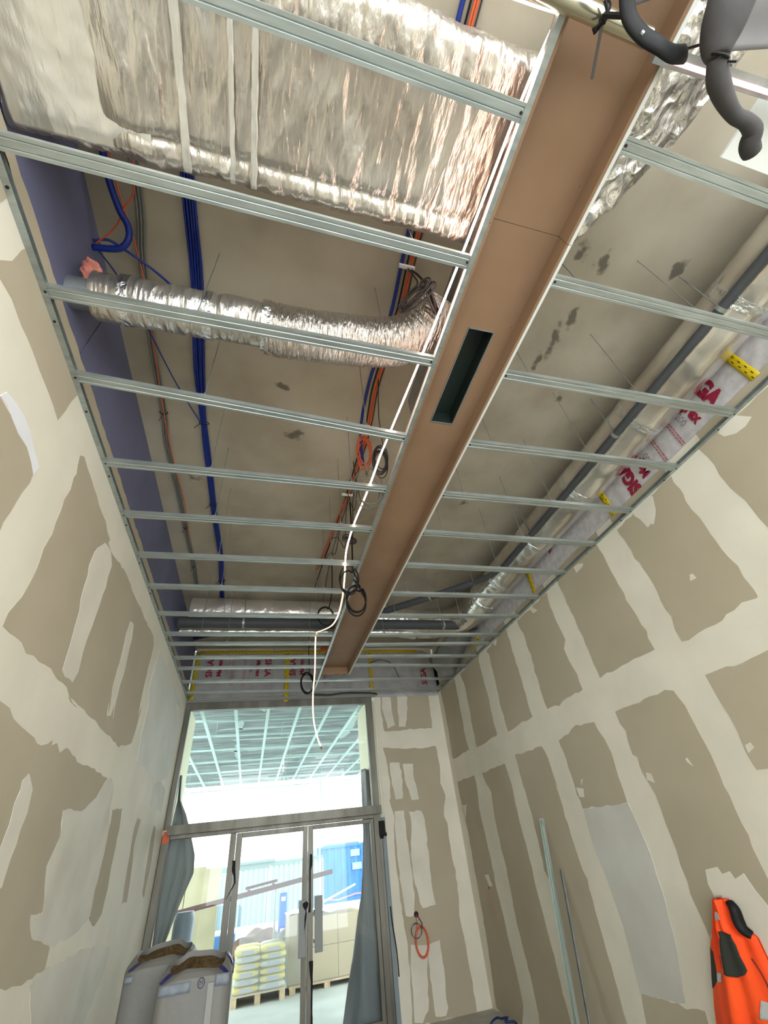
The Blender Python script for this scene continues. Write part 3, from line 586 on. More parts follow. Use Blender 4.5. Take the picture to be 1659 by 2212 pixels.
# bright lower foil pipe behind it
b = MB(); hose(b, [(-1.0,5.17,3.80),(0,5.17,3.80),(1,5.17,3.80),(2.3,5.17,3.80)], lambda t: .055, n=24, seg=40, amp=lambda S, a, p: .003*noise.noise(Vector((S*14, a*3, 9))))
one('foil_pipe', b, M_foil, 'slim silver foil pipe just behind the thick dark far pipe', 'pipe', smooth=True, auto=50)

# ------------------------------------------------------------------ membranes with print and tape
def text(s, size, M, material, parent, name='printed_text', bold=0.0):
    cu = bpy.data.curves.new('t', 'FONT'); cu.body = s; cu.size = size; cu.extrude = .0003; cu.align_x = 'CENTER'; cu.align_y = 'CENTER'; cu.offset = bold; cu.resolution_u = 3
    t = bpy.data.objects.new('t', cu); C.objects.link(t); bpy.context.view_layer.update()
    dg = bpy.context.evaluated_depsgraph_get(); me = bpy.data.meshes.new_from_object(t.evaluated_get(dg)); bpy.data.objects.remove(t)
    me.transform(M); me.materials.clear(); me.materials.append(material)
    o = bpy.data.objects.new(name, me); C.objects.link(o); o.parent = parent
    if parent.type == 'EMPTY': o.location = -parent.location
    return o
def frame(o, r, u):
    o, r, u = Vector(o), Vector(r).normalized(), Vector(u).normalized(); n = r.cross(u)
    m = Matrix.Identity(4)
    for i in range(3): m[i][0] = r[i]; m[i][1] = u[i]; m[i][2] = n[i]; m[i][3] = o[i]
    return m
XM = XR+.006
mr_ = empty('vapour_membrane', (XM, 2, 3.9), 'pale grey printed vapour membrane along the top of the right wall', 'membrane')
def msheet(u, v):
    y = -1.5 + 6.9*v; z = 3.614 + (4.285-3.614)*u
    return (XM + .004*nz(0, y, z, 3) + .0015*nz(1, y, z, 14) + .02*u*0, y, z)
b = MB(); b.grid(msheet, 24, 180); b.build('sheet', M_mem, mr_, smooth=True, solid=.001)
XT = XM-.007
def rt(s, y, z, size, m, down=True, bold=.006):
    r = (0,0,-1) if down else (0,0,1); u = (0,-1,0) if down else (0,1,0)
    return text(s, size, frame((XT, y, z), r, u), m, mr_, bold=bold)
LN = []
rt('SIGA', 3.12, 3.985, .15, M_red, bold=.009)
for off in (0, -2.2):
    text('\u00ae', .03, frame((XT, 1.225+off, 3.585), (0,0,-1), (0,-1,0)), M_grprint, mr_)
    rt('SIGA', 1.10+off, 3.84, .15, M_red, bold=.009)
    rt('Majrex', 1.255+off, 3.825, .106, M_red, bold=.005)
    rt('200', 1.345+off, 3.79, .075, M_grprint, bold=0)
    for q in (1.425, 1.446, 1.595, 1.616): LN.append(q+off)
    rt('200', 1.715+off, 3.76, .075, M_grprint, False, 0)
    rt('Majrex', 1.795+off, 3.80, .106, M_red, False, .005)
    rt('SIGA', 1.94+off, 3.755, .15, M_red, False, .009)
def words(parent, o, r, u, L, seed):
    # a row of print too small to read: word-length marks
    rnd = random.Random(seed); o, r, u = Vector(o), Vector(r), Vector(u); b = MB(); t = -L/2
    while t < L/2:
        w = rnd.uniform(.012, .04); b.beam(o+r*t, o+r*(t+w), .009, .0006, up=r.cross(u)); t += w+.007
    b.build('printed_line', M_redp, parent)
def tape(parent, mk, nu, nv, printed=None):
    b = MB(); b.grid(mk, nu, nv); o = b.build('yellow_tape', M_yel, parent, smooth=True, solid=.0008)
    b = MB(); rnd = random.Random(nv)
    for k in range(int(nv*1.2)):
        v = (k+.5)/int(nv*1.2); u = .3 if k % 2 else .68
        p = Vector(mk(u, v)); du = (Vector(mk(min(1,u+.1), v))-Vector(mk(u-.1, v))).normalized(); dv = (Vector(mk(u, min(1,v+.01)))-Vector(mk(u, max(0,v-.01)))).normalized(); n = du.cross(dv)
        for sgn in (1, -1): b.beam(p+n*.0016*sgn-dv*.012, p+n*.0016*sgn+dv*.012, .006, .0006, up=n)
    tag(b.build('tape_print', M_tapeprint, o), kind='stuff')
for i, q in enumerate(LN): words(mr_, (XT, q, 3.79), (0,0,1), (0,1,0), .34, i)
for y, a, z0, z1 in ((.862, .03, 3.60, 4.2), (2.248, .03, 3.60, 4.2), (3.62, -.03, 3.60, 4.2)):
    tape(mr_, lambda u, v, y=y, a=a, z0=z0, z1=z1: (XT-.003, y-.03+.06*u+a*(v-.3)+.004*nz(y, v*6, u, 2), z0+(z1-z0)*v), 4, 16)
# cut membrane sleeve around the duct elbow
sl = empty('membrane_sleeve', (2.6, 5.2, 3.8), 'loose grey membrane wrapped over the duct elbow in the far right corner', 'membrane')
def sleeve(u, v):
    a = math.radians(-62 + 150*u); r = .235 + .02*nz(u*3, v*4, 0, 1) + .10*v*v
    cx, cy = 2.72, 5.05 + 1.0*v
    return (cx - .0 + min(.135, r*math.sin(a)*.9), cy, 4.0 - r*math.cos(a)*(1+.55*v) + .0)
b = MB(); b.grid(sleeve, 30, 34); b.build('sheet', mat('clear_membrane', (128,128,126), .3, .25, bump=.5, bscale=5, bdist=.03), sl, smooth=True, solid=.001)
tape(sl, lambda u, v: (2.66+.11*v+.012*nz(v*5,u,0,1)+ .03*u, 5.02-.03*v+.06*u, 3.765-.10*v), 4, 12)
tape(sl, lambda u, v: (2.775+.02*v+.05*u, 5.0+.30*v, 3.665-.035*v+.01*nz(v*6,u,0,2)), 4, 12)

mf = empty('printed_membrane', (1, YF, 3.9), 'grey printed membrane with yellow tape high on the far wall over the entrance', 'membrane')
def fsheet(u, v):
    x = -1.03 + 3.93*v; z = 3.47 + (4.235-3.47)*u - (.12*max(0,(x-2.7)/.2) if u > .9 else 0)
    return (x, YF-.006-.012*abs(nz(x, 0, z, 2.4))-.004*nz(x, 1, z, 9), z)
b = MB(); b.grid(fsheet, 24, 110); b.build('sheet', M_memd, mf, smooth=True, solid=.001)
def ft(s, x, z, size, m, down=True, bold=.004):
    r = (0,0,-1) if down else (0,0,1); u = (1,0,0) if down else (-1,0,0)
    return text(s, size, frame((x, YF-.026, z), r, u), m, mf, bold=bold)
for off, fl in ((0, 1),(1.25,1),(2.5,1)):
    if -.8+off > 2.9: continue
    ft('SIGA', -.80+off if off < 2 else 2.65, 3.97 if off < 2 else 3.78, .13, M_red, False)
    if off < 1.5:
        ft('Majrex', -.66+off, 3.97, .09, M_red, False); ft('200', -.56+off, 3.97, .07, M_grprint, False, 0)
        [words(mf, (q+off, YF-.026, 3.9), (0,0,1), (1,0,0), .4, int(q*100)) for q in (-.48,-.45,-.31,-.28)]
        ft('200', -.20+off, 3.96, .07, M_grprint); ft('Majrex', -.09+off, 3.96, .09, M_red); ft('SIGA', .055+off, 3.97, .13, M_red)
ft('200', 2.52, 3.6, .07, M_grprint, False, 0)
tape(mf, lambda u, v: (-.97+3.55*v, YF-.03, 4.19+.05*u+.006*nz(v*20,0,u,1)), 4, 60)
tape(mf, lambda u, v: (-1.02+.055*u+.008*nz(v*7,0,u,1), YF-.03, 3.50+.70*v), 4, 16)
tape(mf, lambda u, v: (.325+.065*u+.012*nz(v*6,0,0,1), YF-.031, 3.45+.74*v), 4, 16)
tape(mf, lambda u, v: (1.70+.05*u+.012*nz(v*6,4,0,1), YF-.031, 3.53+.66*v), 4, 16)
b = MB(); b.grid(lambda u, v: (2.86+.10*u-.02*math.sin(v*3), YF-.035, 3.62+.40*v), 3, 8)
b.build('black_gap', M_black, mf, solid=.002)

# ------------------------------------------------------------------ cable bundles on the slab
def wob(P, dx, dz, seed, amp=.006, n=8):
    r = random.Random(seed); return [(x+dx+r.uniform(-amp,amp), y, z+dz+r.uniform(-amp,amp)) for x, y, z in P]
T = [(-.565,-.6),(-.565,.4),(-.566,.9),(-.565,1.25),(-.598,1.86),(-.604,2.25),(-.602,2.55),(-.592,3.1),(-.585,3.55),(-.565,4.2),(-.575,4.7),(-.59,5.16)]
e = empty('blue_cable_bundle', (-.58, 2, 4.27), 'thick bundle of blue cables along the slab left of centre', 'cable bundle')
k = 0
for i in range(5):
    for j in range(2):
        P = [(x+(i-2)*.0115*(1.25 if y < 2 else (.9 if y > 2.4 else .7)), y, 4.275-j*.012) for x, y in T]
        b = MB(); b.tube(wob(P, 0, 0, k, .003), .0062, 7, smooth=4); b.build('cable', M_bcable, e, smooth=True); k += 1
b = MB(); b.tube([(-.535,.9,4.27),(-.60,1.5,4.262),(-.627,1.95,4.262),(-.62,2.35,4.26)], .005, 6, smooth=5); b.build('cable', M_bcable, e, smooth=True)
for y, x in ((2.33,-.602),(3.32,-.588),(4.75,-.575)):
    b = MB(); b.tube([(x+.036*math.cos(a), y, 4.268+.018*math.sin(a)) for a in [i*math.pi/8 for i in range(16)]], .003, 6, closed=True)
    b.tube([(x-.03,y,4.255),(x-.07,y+.03,4.235)], .0025, 5); b.build('cable_tie', M_black, e)
def bundle(name, specs, label, cat='cable bundle', ties=()):
    e = empty(name, specs[0][0][0], label, cat)
    for P, r, m in specs:
        b = MB(); b.tube(P, r, 7, smooth=5); b.build('cable', m, e, smooth=True)
    for (x, y, z, w) in ties:
        b = MB(); b.tube([(x+w*math.cos(a), y, z+.6*w*math.sin(a)) for a in [i*math.pi/8 for i in range(16)]], .003, 6, closed=True); b.tube([(x,y,z-w*.6),(x-.03,y+.045,z-.03-w*.6)], .002, 5); b.build('cable_tie', M_black, e)
    return e
bundle('blue_conduit', [([(-.93,-.3,4.26),(-.934,.6,4.25),(-.93,.8,4.235),(-.896,.93,4.2),(-.86,.985,4.17),(-.855,1.035,4.13),(-.905,1.085,4.11),(-1.03,1.105,4.11)], .017, M_bcable),
    ([(-1.05,1.10,4.18),(-.98,1.09,4.2),(-.923,1.115,4.2),(-.845,1.157,4.2),(-.759,1.213,4.2),(-.69,1.275,4.2),(-.66,1.36,4.22)], .007, M_bcable)],
    'thick curved blue conduit entering the lavender wall behind the foil duct', 'conduit')
bundle('orange_cable', [([(-.91,-.3,4.23),(-.90,.5,4.22),(-.895,.776,4.22),(-.879,.928,4.22),(-.862,1.053,4.22),(-.851,1.166,4.22),(-.843,1.29,4.22),(-.851,1.543,4.22),(-.858,1.837,4.22),(-.872,2.205,4.23),(-.868,2.756,4.24),(-.84,3.363,4.25),(-.86,3.9,4.25)], .0042, M_ocable),
    ([(-.78,.5,4.2),(-.805,.808,4.2),(-.872,.921,4.2),(-.93,1.017,4.19),(-1.04,1.113,4.18)], .0042, M_ocable)], 'thin orange cable along the left edge of the slab', 'cable')
bundle('blue_cable', [([(-1.045,1.15,4.2),(-.98,1.259,4.2),(-.90,1.44,4.2),(-.846,1.624,4.2),(-.748,1.951,4.21),(-.626,2.304,4.25)], .0042, M_bcable)], 'single slack blue cable crossing from the wall to the blue trunk', 'cable')
GC = [(-.811,-.3),(-.811,.806),(-.85,1.185),(-.88,1.768),(-.883,2.268),(-.905,2.6),(-.886,3.162),(-.88,3.725),(-.865,4.4),(-.87,4.9)]
bundle('grey_conduit_run', [([(x+dx, y, 4.275) for x, y in GC], .006, M_gcable) for dx in (-.016, 0, .016)], 'three grey conduits side by side near the lavender wall', 'conduit', ties=[(-.883,2.27,4.265,.028),(-.88,3.72,4.27,.02),(-.868,4.45,4.27,.02)])
# central bundle
CB = [(.612,-.5),(.608,-.1),(.618,.5),(.628,.85),(.643,1.245),(.613,1.757),(.640,2.2)]
bundle('central_cables', [([(x-.012, y, 4.27) for x, y in CB]+[(.66,2.34,4.0)], .0115, M_bcable),
    ([(x+.022, y, 4.27) for x, y in CB]+[(.65,2.9,4.26),(.62,3.6,4.26),(.58,4.3,4.26),(.55,4.9,4.26)], .005, M_black),
    ([(x+.040, y, 4.27) for x, y in CB]+[(.66,2.9,4.26),(.60,3.6,4.26),(.52,4.4,4.26)], .006, M_ocable),
    ([(x+.054, y, 4.27) for x, y in CB]+[(.68,2.9,4.26),(.62,3.6,4.26),(.54,4.4,4.26)], .006, M_ocable),
    ([(x+.068, y, 4.27) for x, y in CB]+[(.69,2.9,4.25),(.66,3.6,4.25),(.66,4.3,4.24),(.70,5.2,4.2)], .004, M_cable)],
    'mixed blue, orange and black cables running along the slab above the light strip')
b = MB(); b.box(.60,.895,4.235,.70,.915,4.262); one('cable_bracket', b, M_wcable, 'small white cable bracket clipped under the central cables', 'bracket', bev=.003)
b = MB(); b.box(.60,2.985,4.235,.71,3.0,4.262); one('cable_bracket', b, M_wcable, 'far white cable bracket under the central cables', 'bracket', bev=.003)
def coil(name, c, ax, ay, ra, rb, turns, r, m, label, seed=0, jit=.12, tail=None, cat='cable coil', n=22, top=None):
    rnd = random.Random(seed); c = Vector(c); ax = Vector(ax).normalized(); ay = Vector(ay).normalized(); az = ax.cross(ay)
    P = []
    for k in range(int(turns*n)+1):
        a = 2*math.pi*k/n + 1.2; q = k//n
        f = 1 + jit*math.sin(q*2.3+seed)+ jit*.4*math.sin(a*2+q); off = .012*math.sin(q*1.7+a+seed)
        P.append(c + ax*ra*f*math.cos(a) + ay*rb*f*math.sin(a) + az*off + ay*.02*math.sin(q*3.1+seed))
    if tail: P = [Vector(t) for t in tail] + P
    b = MB(); b.tube(P, r, 7, smooth=2)
    e = empty(name, c, label, cat)
    b.build('cable', m, e, smooth=True)
    return e
v_ = (0,0,1)
coil('cable_coil', (.61,.855,3.72), (.55,-.8,0), (-.3,.1,.9), .10, .035, 5, .005, M_cable, 'flattened brown cable coil hanging beside the bright strip near the foil hose', 1, .1, [(.655,.91,4.25),(.67,.88,4.0)])
coil('cable_coil', (.70,.86,3.71), (.6,.75,0), (0,0,1), .065, .045, 4, .0065, M_cable, 'looped brown cable crossing behind the bright strip above the vent slot', 4, .15, [(.68,.915,4.25),(.70,.86,3.95)])
coil('cable_coil', (.70,2.02,3.72), (.9,.1,0), (0,-.3,.95), .05, .10, 8, .004, M_cable, 'dense dark cable bundle hanging where the bright strip dims', 7, .2, [(.66,1.70,4.26),(.675,1.85,4.0)])
coil('cable_coil', (.645,2.22,4.02), (.9,.1,0), (0,-.3,.95), .055, .13, 6, .003, M_ocable, 'thin orange cable coil hung beside the blue conduit end', 9, .18, [(.655,2.0,4.26)])
coil('cable_coil', (.635,2.17,3.56), (.75,-.45,.35), (-.45,-.45,.75), .085, .125, 3, .0045, mat('olive_cable', (78,76,62), .5), 'loose olive cable loop hanging below the fifth batten by the trough', 12, .22, [(.657,2.33,4.0),(.66,2.25,3.8)])
coil('cable_coil', (.635,2.93,3.66), (.8,.4,0), (.2,.2,.6), .06, .035, 4, .005, M_cable, 'knotted brown cable tangle beside the strip before the sixth batten', 15, .25, [(.68,2.7,4.25),(.66,2.8,4.0)])
coil('cable_coil', (.664,3.18,3.40), (.95,-.15,-.2), (0,-.35,.94), .078, .11, 3, .007, M_black, 'upper of two black cable rings hanging by the trough', 18, .06, [(.70,3.1,4.24),(.70,3.12,3.8)])
coil('cable_coil', (.745,3.30,3.27), (.95,-.15,-.2), (0,-.35,.94), .085, .115, 3, .008, M_black, 'lower of two black cable rings, overlapping the trough edge', 20, .03, [(.70,3.16,3.40)])
coil('cable_coil', (.615,4.30,3.60), (.95,-.15,-.2), (0,-.35,.94), .085, .10, 3, .006, M_black, 'dark cable ring hanging behind the strip near the far pipe', 22, .04, [(.68,4.2,4.24),(.68,4.22,3.9)])
coil('cable_coil', (.59,6.0,3.43), (.9,.2,0), (.0,.2,.95), .085, .15, 4, .006, M_black, 'black cable coil hanging in front of the printed membrane', 25, .06, [(.60,5.9,4.26),(.60,5.95,3.85)])
bundle('hanging_cable', [([(.66,3.0,4.24),(.645,3.1,4.0),(.655,3.25,3.8),(.64,3.5,4.1),(.60,3.7,4.22)], .004, M_cable), ([(.63,2.55,4.25),(.66,2.62,4.0),(.655,2.75,3.85),(.64,2.86,4.1),(.63,2.9,4.24)], .004, M_cable), ([(.645,3.3,4.22),(.62,3.55,3.95),(.60,3.8,4.1),(.56,4.3,4.24)], .004, M_cable)], 'slack black cables drooping from the central run', 'cable')
bundle('black_cable', [([(1.62,6.75,3.94),(1.85,6.7,4.0),(2.05,6.72,3.93),(2.18,6.78,3.7)], .006, M_cable), ([(.74,6.8,3.515),(1.0,6.8,3.50),(1.3,6.8,3.52),(1.7,6.8,3.505),(1.78,6.84,3.49)], .012, M_cable)], 'dark cable draped along the membrane foot over the entrance', 'cable')
b = MB(); b.tube([(-1.0,6.3,4.22),(-.8,6.2,4.21),(-.45,6.15,4.22)], lambda t: .05-.03*t, 10, smooth=4); one('blue_bag', b, mat('dark_blue_sheet', (24,34,92), .6), 'dark blue sheet stuffed against the slab in the far left corner', 'plastic sheet', smooth=True)
b = MB(); b.tube([(.80,6.2,4.0),(.90,6.2,3.99),(1.0,6.25,4.0)], lambda t: .03+.012*math.sin(t*3), 10, smooth=4); one('orange_conduit', b, M_ocable, 'short orange conduit stub beside the trough end', 'conduit', smooth=True)

# ------------------------------------------------------------------ glazed entrance
def glass_mat():
    m = bpy.data.materials.new('clear_glass'); m.use_nodes = True; nt = m.node_tree; n = nt.nodes; n.remove(n['Principled BSDF'])
    t = n.new('ShaderNodeBsdfTransparent'); t.inputs[0].default_value = (.93,.96,.95,1); g = n.new('ShaderNodeBsdfGlossy'); g.inputs['Roughness'].default_value = .02
    f = n.new('ShaderNodeFresnel'); f.inputs[0].default_value = 1.45; mx = n.new('ShaderNodeMixShader')
    nt.links.new(f.outputs[0], mx.inputs[0]); nt.links.new(t.outputs[0], mx.inputs[1]); nt.links.new(g.outputs[0], mx.inputs[2]); nt.links.new(mx.outputs[0], n['Material Output'].inputs[0])
    return m
M_glass = glass_mat()
YD0, YD1 = YF-.03, YF+.05
w1 = tag(bpy.data.objects.new('window_1', None), 'large transom window over the double door at the far end', None, None, 'structure'); C.objects.link(w1); w1.location = (.3, YF, 2.7)
def fb(name, parent, boxes, m=M_alu, bev=.003):
    b = MB()
    for q in boxes: b.box(*q)
    return b.build(name, m, parent, bev=bev)
fb('window_frame', w1, [(-1.035,YD0,2.0,-.975,YD1,3.50),(1.605,YD0,2.0,1.70,YD1,3.50),(-.975,YD0,3.375,1.605,YD1,3.50)])
fb('pane', w1, [(-.975,YF+.012,2.03,1.605,YF+.018,3.375)], M_glass, 0)
fb('trim', w1, [(-1.04,YD0-.02,3.47,1.76,YD0,3.51)], mat('grey_trim', (132,134,128), .6))
# header with stepped moulding
b = MB(); b.prof((-.98, YD0-.03, 1.99), (1.70, YD0-.03, 1.99), [(-.045,-.05),(.05,-.05),(.05,.045),(-.045,.045),(-.055,.03),(-.03,0)]); b.build('header_rail', M_alu, w1)
d1 = tag(bpy.data.objects.new('door_1', None), 'glazed aluminium double door with a fixed side light at the far end', None, None, 'structure'); C.objects.link(d1); d1.location = (.3, YF, 0)
fb('door_frame', d1, [(-1.035,YD0,0,-.96,YD1,1.95),(-.245,YD0,0,-.175,YD1,1.8995),(1.60,YD0,0,1.665,YD1,1.95),(-.945,YD0,1.90,1.60,YD1,1.95)])
fb('jamb_cover', d1, [(1.667,YF-.012,0,1.705,YD1,1.99)], M_alu)
fb('jamb_cover', d1, [(1.71,YF-.006,0,1.765,YF+.03,1.90)], mat('blue_grey_cover', (134,146,152), .6))
lf = fb('door_leaf', d1, [(-.17,YD0+.01,.0,-.10,YD1-.02,1.895),(.655,YD0+.01,0,.715,YD1-.02,1.895),(-.10,YD0+.01,0,.655,YD1-.02,.10),(-.10,YD0+.01,1.845,.655,YD1-.02,1.895)])
fb('pane', lf, [(-.10,YF+.008,.10,.655,YF+.014,1.845)], M_glass, 0)
lf2 = fb('door_leaf', d1, [(.722,YD0+.01,0,.785,YD1-.02,1.895),(1.55,YD0+.01,0,1.598,YD1-.02,1.895),(.785,YD0+.01,0,1.55,YD1-.02,.10),(.785,YD0+.01,1.85,1.55,YD1-.02,1.895)])
fb('pane', lf2, [(.785,YF+.008,.10,1.55,YF+.014,1.85)], M_glass, 0)
fb('pane', d1, [(-.945,YF+.008,.06,-.245,YF+.014,1.90)], M_glass, 0)
fb('sill_rail', d1, [(-.945,YD0,0,-.245,YD1,.06)])
M_plate = mat('grey_plate', (148,152,152), .5)
h = fb('push_plate', lf, [(.615,YD0-.05,.70,.700,YD0-.035,1.18)], M_plate); fb('plate_bracket', h, [(.66,YD0-.036,.8,.69,YD0+.01,.83),(.66,YD0-.036,1.05,.69,YD0+.01,1.08)], M_alu)
h = fb('push_plate', lf2, [(.800,YD0-.05,.72,.892,YD0-.035,1.20)], M_plate); fb('plate_bracket', h, [(.79,YD0-.036,.8,.81,YD0+.01,.83),(.79,YD0-.036,1.05,.81,YD0+.01,1.08)], M_alu)
def strip(parent, pts, name='black_tape'):
    b = MB(); Y = YD0-.003
    L = [(x-w/2, z) for x, z, w in pts] + [(x+w/2, z) for x, z, w in pts[::-1]]
    poly_prism(b, L, lambda a, z, t: (a, Y-t, z), 0, .004, jag=.0015, seed=int(pts[0][0]*100)+3, step=.03)
    b.build(name, M_black, parent)
strip(d1, [(-.175,1.63,.035),(-.168,1.53,.04),(-.15,1.48,.02),(-.14,1.42,.014),(-.17,1.37,.012),(-.225,1.28,.008)])
strip(d1, [(.755,1.60,.03),(.757,1.50,.034),(.745,1.44,.018),(.748,1.2,.014),(.748,1.12,.02),(.74,1.06,.026)])
b = MB(); poly_prism(b, [(.655,1.15),(.70,1.165),(.725,1.14),(.705,1.09),(.70,1.03),(.69,.95),(.685,.88),(.678,.95),(.685,1.04),(.69,1.08),(.66,1.12)], lambda a, z, t: (a, YD0-.052-t, z), 0, .004, jag=.003, seed=5, step=.03); b.build('black_tape', M_black, h)
strip(d1, [(.765,.66,.045),(.768,.58,.036),(.775,.50,.020),(.775,.3,.014),(.778,.1,.024),(.778,.0,.03)])
# small things on the frame
b = MB(); poly_prism(b, [(-1.03,1.98),(-.955,2.0),(-.955,1.87),(-1.03,1.87)], lambda a, z, t: (a, YD0-.002-t, z), 0, .004, jag=.004, seed=8, step=.03); one('orange_tape', b, M_ocable, 'small orange tape patch on the left door jamb at header height', 'tape')
b = MB(); b.box(1.665,YF-.05,1.70,1.745,YF-.012,1.86); b.box(1.675,YF-.045,1.67,1.72,YF-.018,1.70); b.box(1.745,YF-.04,1.69,1.765,YF-.02,1.73); one('latch_box', b, M_black, 'black latch box on the wall edge just right of the door header', 'box', bev=.004)
b = MB(); b.tube([(1.74,YF-.02,1.0),(1.745,YF-.025,.85),(1.77,YF-.025,.62),(1.775,YF-.02,.4)], .006, 6, smooth=5); one('dark_cord', b, M_black, 'short dark cord along the right door jamb', 'cord')

# ------------------------------------------------------------------ outside
M_ground = mat('outside_paving', (184,190,186), .85, rgb2=(166,172,168), nscale=1.2, ndet=8, bump=.2, bscale=6)
b = MB(); b.box(-30, YF+.1, -.25, 34, 60, -.03); tag(b.build('ground', M_ground), 'bright pale paved ground outside the entrance', None, None, 'structure')
M_rev = mat('cream_reveal', (226,222,196), .8)
rv = MB(); rv.box(1.64,YF+.16,0,1.80,YF+.86,3.45); rv2 = MB(); rv2.box(-1.18,YF+.16,0,-1.0,YF+.95,3.47)
tag(rv.build('trim_2', M_rev), 'cream outer reveal right of the entrance', None, None, 'structure'); tag(rv2.build('trim_3', M_rev), 'cream outer reveal left of the entrance', None, None, 'structure')
M_can = mat('canopy_soffit', (136,146,146), .85, rgb2=(92,102,102), nscale=2.5, ndet=8, stretch=(.6,3,1), bump=.2, bscale=8)
cn = empty('canopy', (.5, 12, 3.9), 'deep rough grey canopy outside with a frame of pale battens below it', 'canopy')
b = MB(); b.box(-3.2, 7.08, 3.86, 4.2, 17.9, 4.3); b.build('soffit', M_can, cn)
M_cb = mat('pale_batten', (178,204,200), .45, .3)
for i in range(11):
    x = -1.88 + .5*i
    b = MB(); b.prof((x, 7.1, 3.5), (x-.02, 16.9+.25*max(0,2.2-x)*0, 3.5), hat(.05,.027)); b.build('soffit_batten', M_cb, cn)
for y in (8.25, 9.35, 10.6, 11.9, 13.3, 14.8, 16.6):
    b = MB(); b.prof((-2.4, y, 3.56), (3.4, y+.1, 3.56), hat(.05,.03)); b.build('cross_batten', M_cb, cn)
rnd = random.Random(5)
for k in range(16):
    x = rnd.uniform(-1.8, 3); y = rnd.uniform(7.6, 16)
    b = MB(); b.tube([(x,y,3.56),(x,y,3.87)], .004, 5); b.build('hanger_rod', M_cb, cn)
M_pb = mat('plaster_blob', (160,176,172), .8)
for k, (x, y, sx, sy) in enumerate([(-.75,8.2,.35,.3),(.1,8.4,.25,.55),(.75,8.1,.4,.2),(-.4,9.9,.10,.5),(-.5,12.5,.08,.9),(2.0,10.5,.12,1.3),(1.3,13.4,.9,.12),(.2,14.3,1.2,.14),(.5,11.2,1.4,.1),(.4,12.4,1.5,.09),(.3,10.2,1.3,.08),(.2,15.4,1.8,.12)]):
    b = MB(); pts = [(x+sx*math.cos(a)*rnd.uniform(.7,1.1), y+sy*math.sin(a)*rnd.uniform(.7,1.1)) for a in [i*math.pi/7 for i in range(14)]]
    poly_prism(b, pts, lambda a, c, t: (a, c, 3.858-t), 0, .006, jag=.03, seed=k, step=.12); b.build('plaster_smear', M_pb, cn)
# dust sheets
def drape(name, rows, label, m, y, seed):
    def fn(u, v):
        t = v*(len(rows)-1); i = min(int(t), len(rows)-2); f = t-i; f = f*f*(3-2*f) if 0 else f
        z = rows[i][0]+(rows[i+1][0]-rows[i][0])*f; a = rows[i][1]+(rows[i+1][1]-rows[i][1])*f; c = rows[i][2]+(rows[i+1][2]-rows[i][2])*f
        return (a+(c-a)*u, y+.045*math.sin(u*8+z*1.6+seed)*(.6+.5*math.sin(z*3))+.02*noise.noise(Vector((u*5, z*3, seed))), z)
    b = MB(); b.grid(fn, 46, 90); return one(name, b, m, label, 'dust sheet', smooth=True, solid=.002)
drape('dust_sheet', [(2.62,-.99,-.975),(2.33,-.975,-.94),(2.17,-.99,-.843),(1.97,-.995,-.755),(1.74,-1.0,-.665),(1.56,-1.0,-.648),(1.39,-1.0,-.715),(1.27,-1.0,-.76),(1.08,-.99,-.815),(.865,-.98,-.88),(.5,-.98,-.93),(.02,-.98,-.90)], 'dark grey dust sheet bulging outside the left side light', M_film, 7.22, 1)
drape('dust_sheet', [(2.52,1.53,1.66),(2.04,1.51,1.67),(1.75,1.50,1.67),(1.36,1.465,1.665),(1.13,1.43,1.665),(.92,1.36,1.67),(.63,1.29,1.675),(.37,1.21,1.675),(.02,1.13,1.675)], 'dark grey dust sheet flaring down outside the right door leaf', M_film, 7.16, 4)
b = MB(); b.tube([(-.69,7.35,.0),(-.69,7.35,1.14),(-.69,7.35,1.21)], lambda t: .118 if t < .9 else .095, 20); one('wrapped_roll', b, mat('blue_grey_roll', (112,128,146), .4), 'upright blue-grey wrapped roll outside the left side light', 'roll', smooth=True, auto=40)

